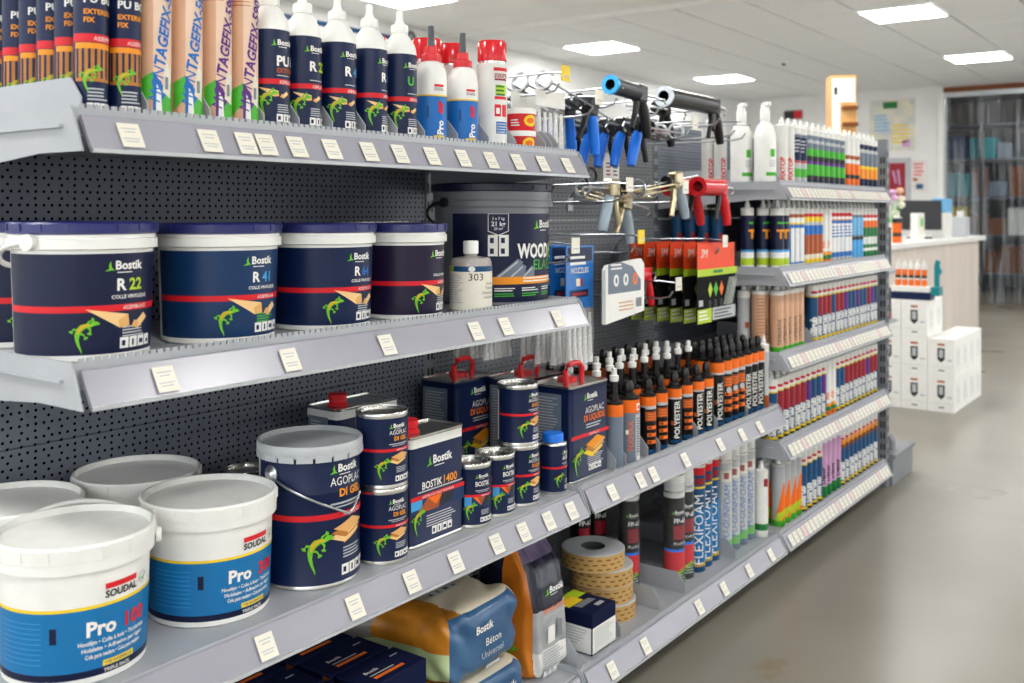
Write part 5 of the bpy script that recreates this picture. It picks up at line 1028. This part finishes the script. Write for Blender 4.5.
thing('roller_sleeve', 'small grey metal bracket standing on the end-unit base', 'bracket', [('plate', MB().prism([(0,0),(.05,0),(.05,.04),(.035,.07),(.015,.07),(0,.05)], 'y', 0, .05, UPR).mesh('p', 0))], (-1.36, 4.75, .147))
# white cartons on the floor
def wbox():
    W, D, H = .158, .192, .230
    pf = Print(); pf.poly([(-.022, .17), (.022, .17), (.022, .10), (0, .08), (-.022, .10)], 'charcoal', 1); pf.rect(-.022, .022, .185, .198, 'rust', 1, 1); pf.rect(-.012, .012, .11, .16, 'lgrey', 2, 1); pf.rect(-.07, .07, .052, .054, 'lgrey', 1, 1); pf.rect(-.015, .02, .025, .035, 'grey', 1, 1); pf.rect(.035, .065, .09, .1, 'lgrey', 1, 1)
    ps = Print(); 
    for i in range(2): ps.rect(-.03+.045*i, -.022+.045*i, .05, .17, 'lgrey', 1, 1); ps.rect(-.028+.045*i, -.024+.045*i, .06, .16, 'charcoal', 2, 1)
    return [('carton', MB().box(-W/2, W/2, -D/2, D/2, 0, H, 'white|matte', .003).mesh('wb', 0)), ('front_print', pf.mesh('f', on_my(-D/2))), ('side_print', ps.mesh('s', on_px(W/2)))]
wb = wbox()
for col in range(4):
    for dep in range(4 if col == 0 else 2):
        for lv in range(2 if col == 0 else 3):
            if col > 1 and lv == 2 and dep: continue
            nm = ('lower', 'middle', 'upper')[lv] if col else ('lower', 'upper')[lv]
            lab = '%s white shipping carton with shield print, %s column from the aisle, %s from the front' % (nm, ORD[col], ORD[dep])
            thing('shipping_carton', lab, 'carton', wb, (-1.522-.1605*col, 6.681+.1945*dep, .2305*lv), 0, 'white cartons by the counter')
# tray of orange cartridges on top of the cartons
thing('display_tray', 'low navy and white display tray on top of the white cartons', 'tray', [('tray', MB().box(-.13, .11, -.06, .06, 0, .05, 'navy', .003).box(-.13, .11, -.06, .06, .05, .085, 'white', .003).mesh('t', 0)), ('side_flap', MB().box(.112, .16, -.05, .05, .03, .085, 'teal', .003).mesh('f', 0))], (-1.70, 6.66, .6915))
oc = cart_parts(.0165, .135, [(0,'orange'),(.3,'white'),(.36,'charcoal'),(.5,'orange'),(.78,'white')], 'tip', n=14)
for k in range(5): thing('sealant_cartridge', 'small orange and white tube standing in the display tray, %s from the left' % ORD[k], 'cartridge', oc, (-1.80+.04*k, 6.66, .7765), 0, 'orange tubes in the display tray')
thing('display_topper', 'teal cardboard figure strip beside the orange tubes', 'display', [('strip', MB().prism([(0,0),(.03,0),(.03,.07),(.045,.09),(.03,.13),(.035,.16),(.01,.17),(0,.13)], 'y', 0, .02, 'teal').mesh('s', 0))], (-1.585, 6.68, .7765))
# counter
BEI = noise_mat('counter_wood', (206,194,182), (222,212,202), 3, .5, stretch=(6,6,.3))
ct = [('worktop', MB().box(-2.85, -2.19, 7.7, 11.4, .955, 1.0, 'white', .004).mesh('w', 0))]
for k in range(12): ct.append(('front_board', MB().box(-2.27, -2.25, 7.75+.3*k+.002, 7.75+.3*(k+1)-.002, 0, .955, BEI, .002).mesh('b', 0)))
ct.append(('end_board', MB().box(-2.8, -2.27, 11.33, 11.35, 0, .955, BEI, .002).mesh('b', 0))); ct.append(('end_board', MB().box(-2.8, -2.27, 7.75, 7.77, 0, .955, BEI, .002).mesh('b', 0)))
thing('shop_counter', 'pale wood shop counter with white top behind the cartons', 'counter', ct)
thing('monitor', 'black computer monitor seen from behind on the counter', 'monitor', [('screen', MB().box(-.2, .2, -.02, .02, .08, .36, 'charcoal|plastic', .008).mesh('s', 0)), ('stand', MB().box(-.03, .03, -.015, .03, 0, .12, 'black|plastic', .004).box(-.1, .1, -.07, .07, 0, .015, 'black|plastic', .004).mesh('st', 0))], (-2.47, 9.85, 1.0), .5)
thing('card_reader', 'white display unit with light blue header beside the monitor', 'display', [('body', MB().box(-.06, .06, -.14, .14, 0, .30, 'white|plastic', .006).mesh('b', 0)), ('header', MB().box(-.06, .062, -.141, .141, .24, .38, 'skyblue2', .006).mesh('h', 0))], (-2.36, 10.25, 1.0))
thing('receipt_printer', 'pale box-shaped device at the far end of the counter', 'printer', [('body', MB().box(-.08, .08, -.1, .1, 0, .20, 'lgrey|plastic', .008).mesh('b', 0)), ('paper', MB().box(-.02, .03, -.04, .04, .20, .26, 'white').mesh('p', 0))], (-2.33, 10.85, 1.0))
thing('leaflet_stand', 'white leaflet stand with green leaf picture on the counter', 'leaflet stand', [('stand', MB().box(-.03, .03, -.12, .12, 0, .24, 'white', .004).mesh('s', 0)), ('leaflet', MB().box(.031, .033, -.08, .08, .06, .22, 'paper').mesh('l', 0)), ('picture', MB().box(.0335, .035, -.03, .06, .12, .19, 'green').mesh('g', 0))], (-2.36, 9.35, 1.0))
fl = [('vase', MB().lathe([(.04,0),(.05,.06),(.035,.14),(.04,.16)], 'white', 20).mesh('v'))]
rf = random.Random(3)
for k in range(12): x, y, z = rf.uniform(-.12,.12), rf.uniform(-.12,.12), rf.uniform(.22,.44); fl.append(('blossom', MB().lathe([(.0001,-.03),(.03,-.012),(.035,.01),(.02,.028),(.0001,.03)], ('pink','cream','kraft')[k % 3], 10, at=(x, y, z)).tube([(0,0,.12),(x,y,z-.02)], .003, 'green', 5).mesh('bl')))
thing('flower_vase', 'bunch of pale pink and cream flowers in a white vase on the counter', 'flowers', fl, (-2.42, 8.75, 1.0))
for k in range(2): thing('sealant_cartridge', 'orange and black tube standing on the counter, %s one' % ('left', 'right')[k], 'cartridge', cart_parts(.024, .20, [(0,'orange'),(.25,'charcoal'),(.4,'orange'),(.8,'charcoal')], 'tip', n=16), (-2.28, 8.35+.1*k, 1.0), 0, 'orange tubes on the counter')
# cardboard floor display behind the shelving
cd = [('stand_body', MB().box(-.085, .085, -.09, .09, 0, 2.16, 'wood', .004).mesh('sb', 0)), ('leaflet', MB().box(-.075, .075, -.0935, -.090, 1.98, 2.14, 'white').box(-.075, -.02, -.0935, -.09, 1.5, 1.98, 'white').mesh('lf', 0)), ('icon', MB().box(-.06, -.04, -.095, -.0935, 2.03, 2.08, 'charcoal').mesh('ic', 0))]
for k in range(4): cd.append(('ledge', MB().box(-.01, .09, -.13, -.09, 1.60+.11*k, 1.625+.11*k, 'brown', .003).mesh('ld', 0)))
thing('floor_display', 'tall brown cardboard display with white leaflet rising behind the shelving', 'display', cd, (-2.19, 6.72, 0), .5)
# posters and signs on the far wall
def poster(name, label, x0, x1, z0, z1, c1, c2, extra=None, sc=9):
    m = noise_mat(name+label[:12], c1, c2, sc, .5, detail=5)
    pr = Print(); extra and extra(pr, x1-x0, z1-z0)
    parts = [('sheet', MB().box(x0, x1, YB-.012, YB-.001, z0, z1, m, .001).mesh('s', 0))]
    if pr.e: parts.append(('print', pr.mesh('p', on_my(YB-.012, x0, z0), .001)))
    thing(name, label, 'poster', parts)
poster('poster', 'large pale illustrated map poster on the far wall', -4.25, -3.64, 2.10, 2.82, (196,200,204), (232,226,200), lambda p, w, h: (p.rect(w*.3, w*.62, h*.82, h*.95, 'dgreen', 1, 1), p.bars(w*.1, w*.5, h*.7, 5, h*.07, 'skyblue2', 1), p.bars(w*.5, w*.9, h*.5, 5, h*.08, 'yellow', 1), p.rect(w*.72, w*.9, h*.06, h*.2, 'pink', 1, 1)))
poster('poster', 'dark red poster with white strokes in a grey frame', -4.03, -3.70, 1.41, 2.0, (176,178,186), (190,192,198), lambda p, w, h: (p.rect(w*.14, w*.80, h*.08, h*.88, 'crimson', 1, 1), p.strip([(w*.3, h*.7), (w*.42, h*.4)], [.015, .01], 'pink', 2), p.strip([(w*.5, h*.72), (w*.58, h*.36)], [.015, .01], 'pink', 2), p.rect(w*.2, w*.3, h*.12, h*.15, 'white', 2, 1)))
poster('poster', 'small pale leaflet with red and blue pictures beside the doorway', -3.69, -3.48, 1.52, 1.96, (214,208,206), (236,230,226), lambda p, w, h: (p.bars(w*.15, w*.8, h*.9, 4, h*.11, 'red', 1), p.rect(w*.3, w*.75, h*.1, h*.26, 'dblue', 1, 1), p.rect(w*.1, w*.4, h*.35, h*.45, 'rust', 1, 1)))
poster('wall_sign', 'black and red sign on the far wall behind the white bottles', -5.5, -5.22, 2.62, 2.75, (30,28,30), (40,38,40), lambda p, w, h: p.rect(w*.55, w*.98, h*.05, h*.95, 'red', 1, 1))
poster('notice', 'white notice sheet on the far wall behind the top shelf cartridges', -4.75, -4.45, 2.2, 2.62, (222,222,222), (232,232,232), lambda p, w, h: p.bars(w*.15, w*.85, h*.9, 8, h*.09, 'lgrey', 1))
thing('wall_vent', 'round grey vent high on the left wall above the glue bottles', 'vent', [('vent_ring', MB().lathe([(.035,0),(.06,0),(.06,.02),(.035,.02),(.035,0)], 'grey|metal', 20, cap=False).xf(Matrix.Translation((XL, 6.84, 2.86)) @ Matrix.Rotation(PI/2, 4, 'Y')).mesh('v')), ('vent_disc', MB().lathe([(.0001,.008),(.034,.008)], 'lgrey', 16, cap=False).xf(Matrix.Translation((XL, 6.84, 2.86)) @ Matrix.Rotation(PI/2, 4, 'Y')).mesh('d'))])
thing('smoke_detector', 'small dark detector on the ceiling above the hooks', 'detector', [('base', MB().lathe([(.05,0),(.05,-.012),(.04,-.02),(.0001,-.02)], 'white', 18, at=(-4.2, 10.9, ZC)).mesh('b')), ('sensor', MB().lathe([(.025,-.02),(.018,-.04),(.0001,-.04)], 'charcoal', 14, at=(-4.2, 10.9, ZC)).mesh('s'))])
thing('yellow_post', 'white and yellow post at the right edge by the strip curtain', 'post', [('post', MB().box(-2.08, -1.98, 13.6, 13.7, 0, 1.3, 'white', .005).mesh('p', 0)), ('sleeve', MB().box(-2.085, -1.975, 13.595, 13.705, .5, 1.1, 'yellow', .005).mesh('s', 0))])
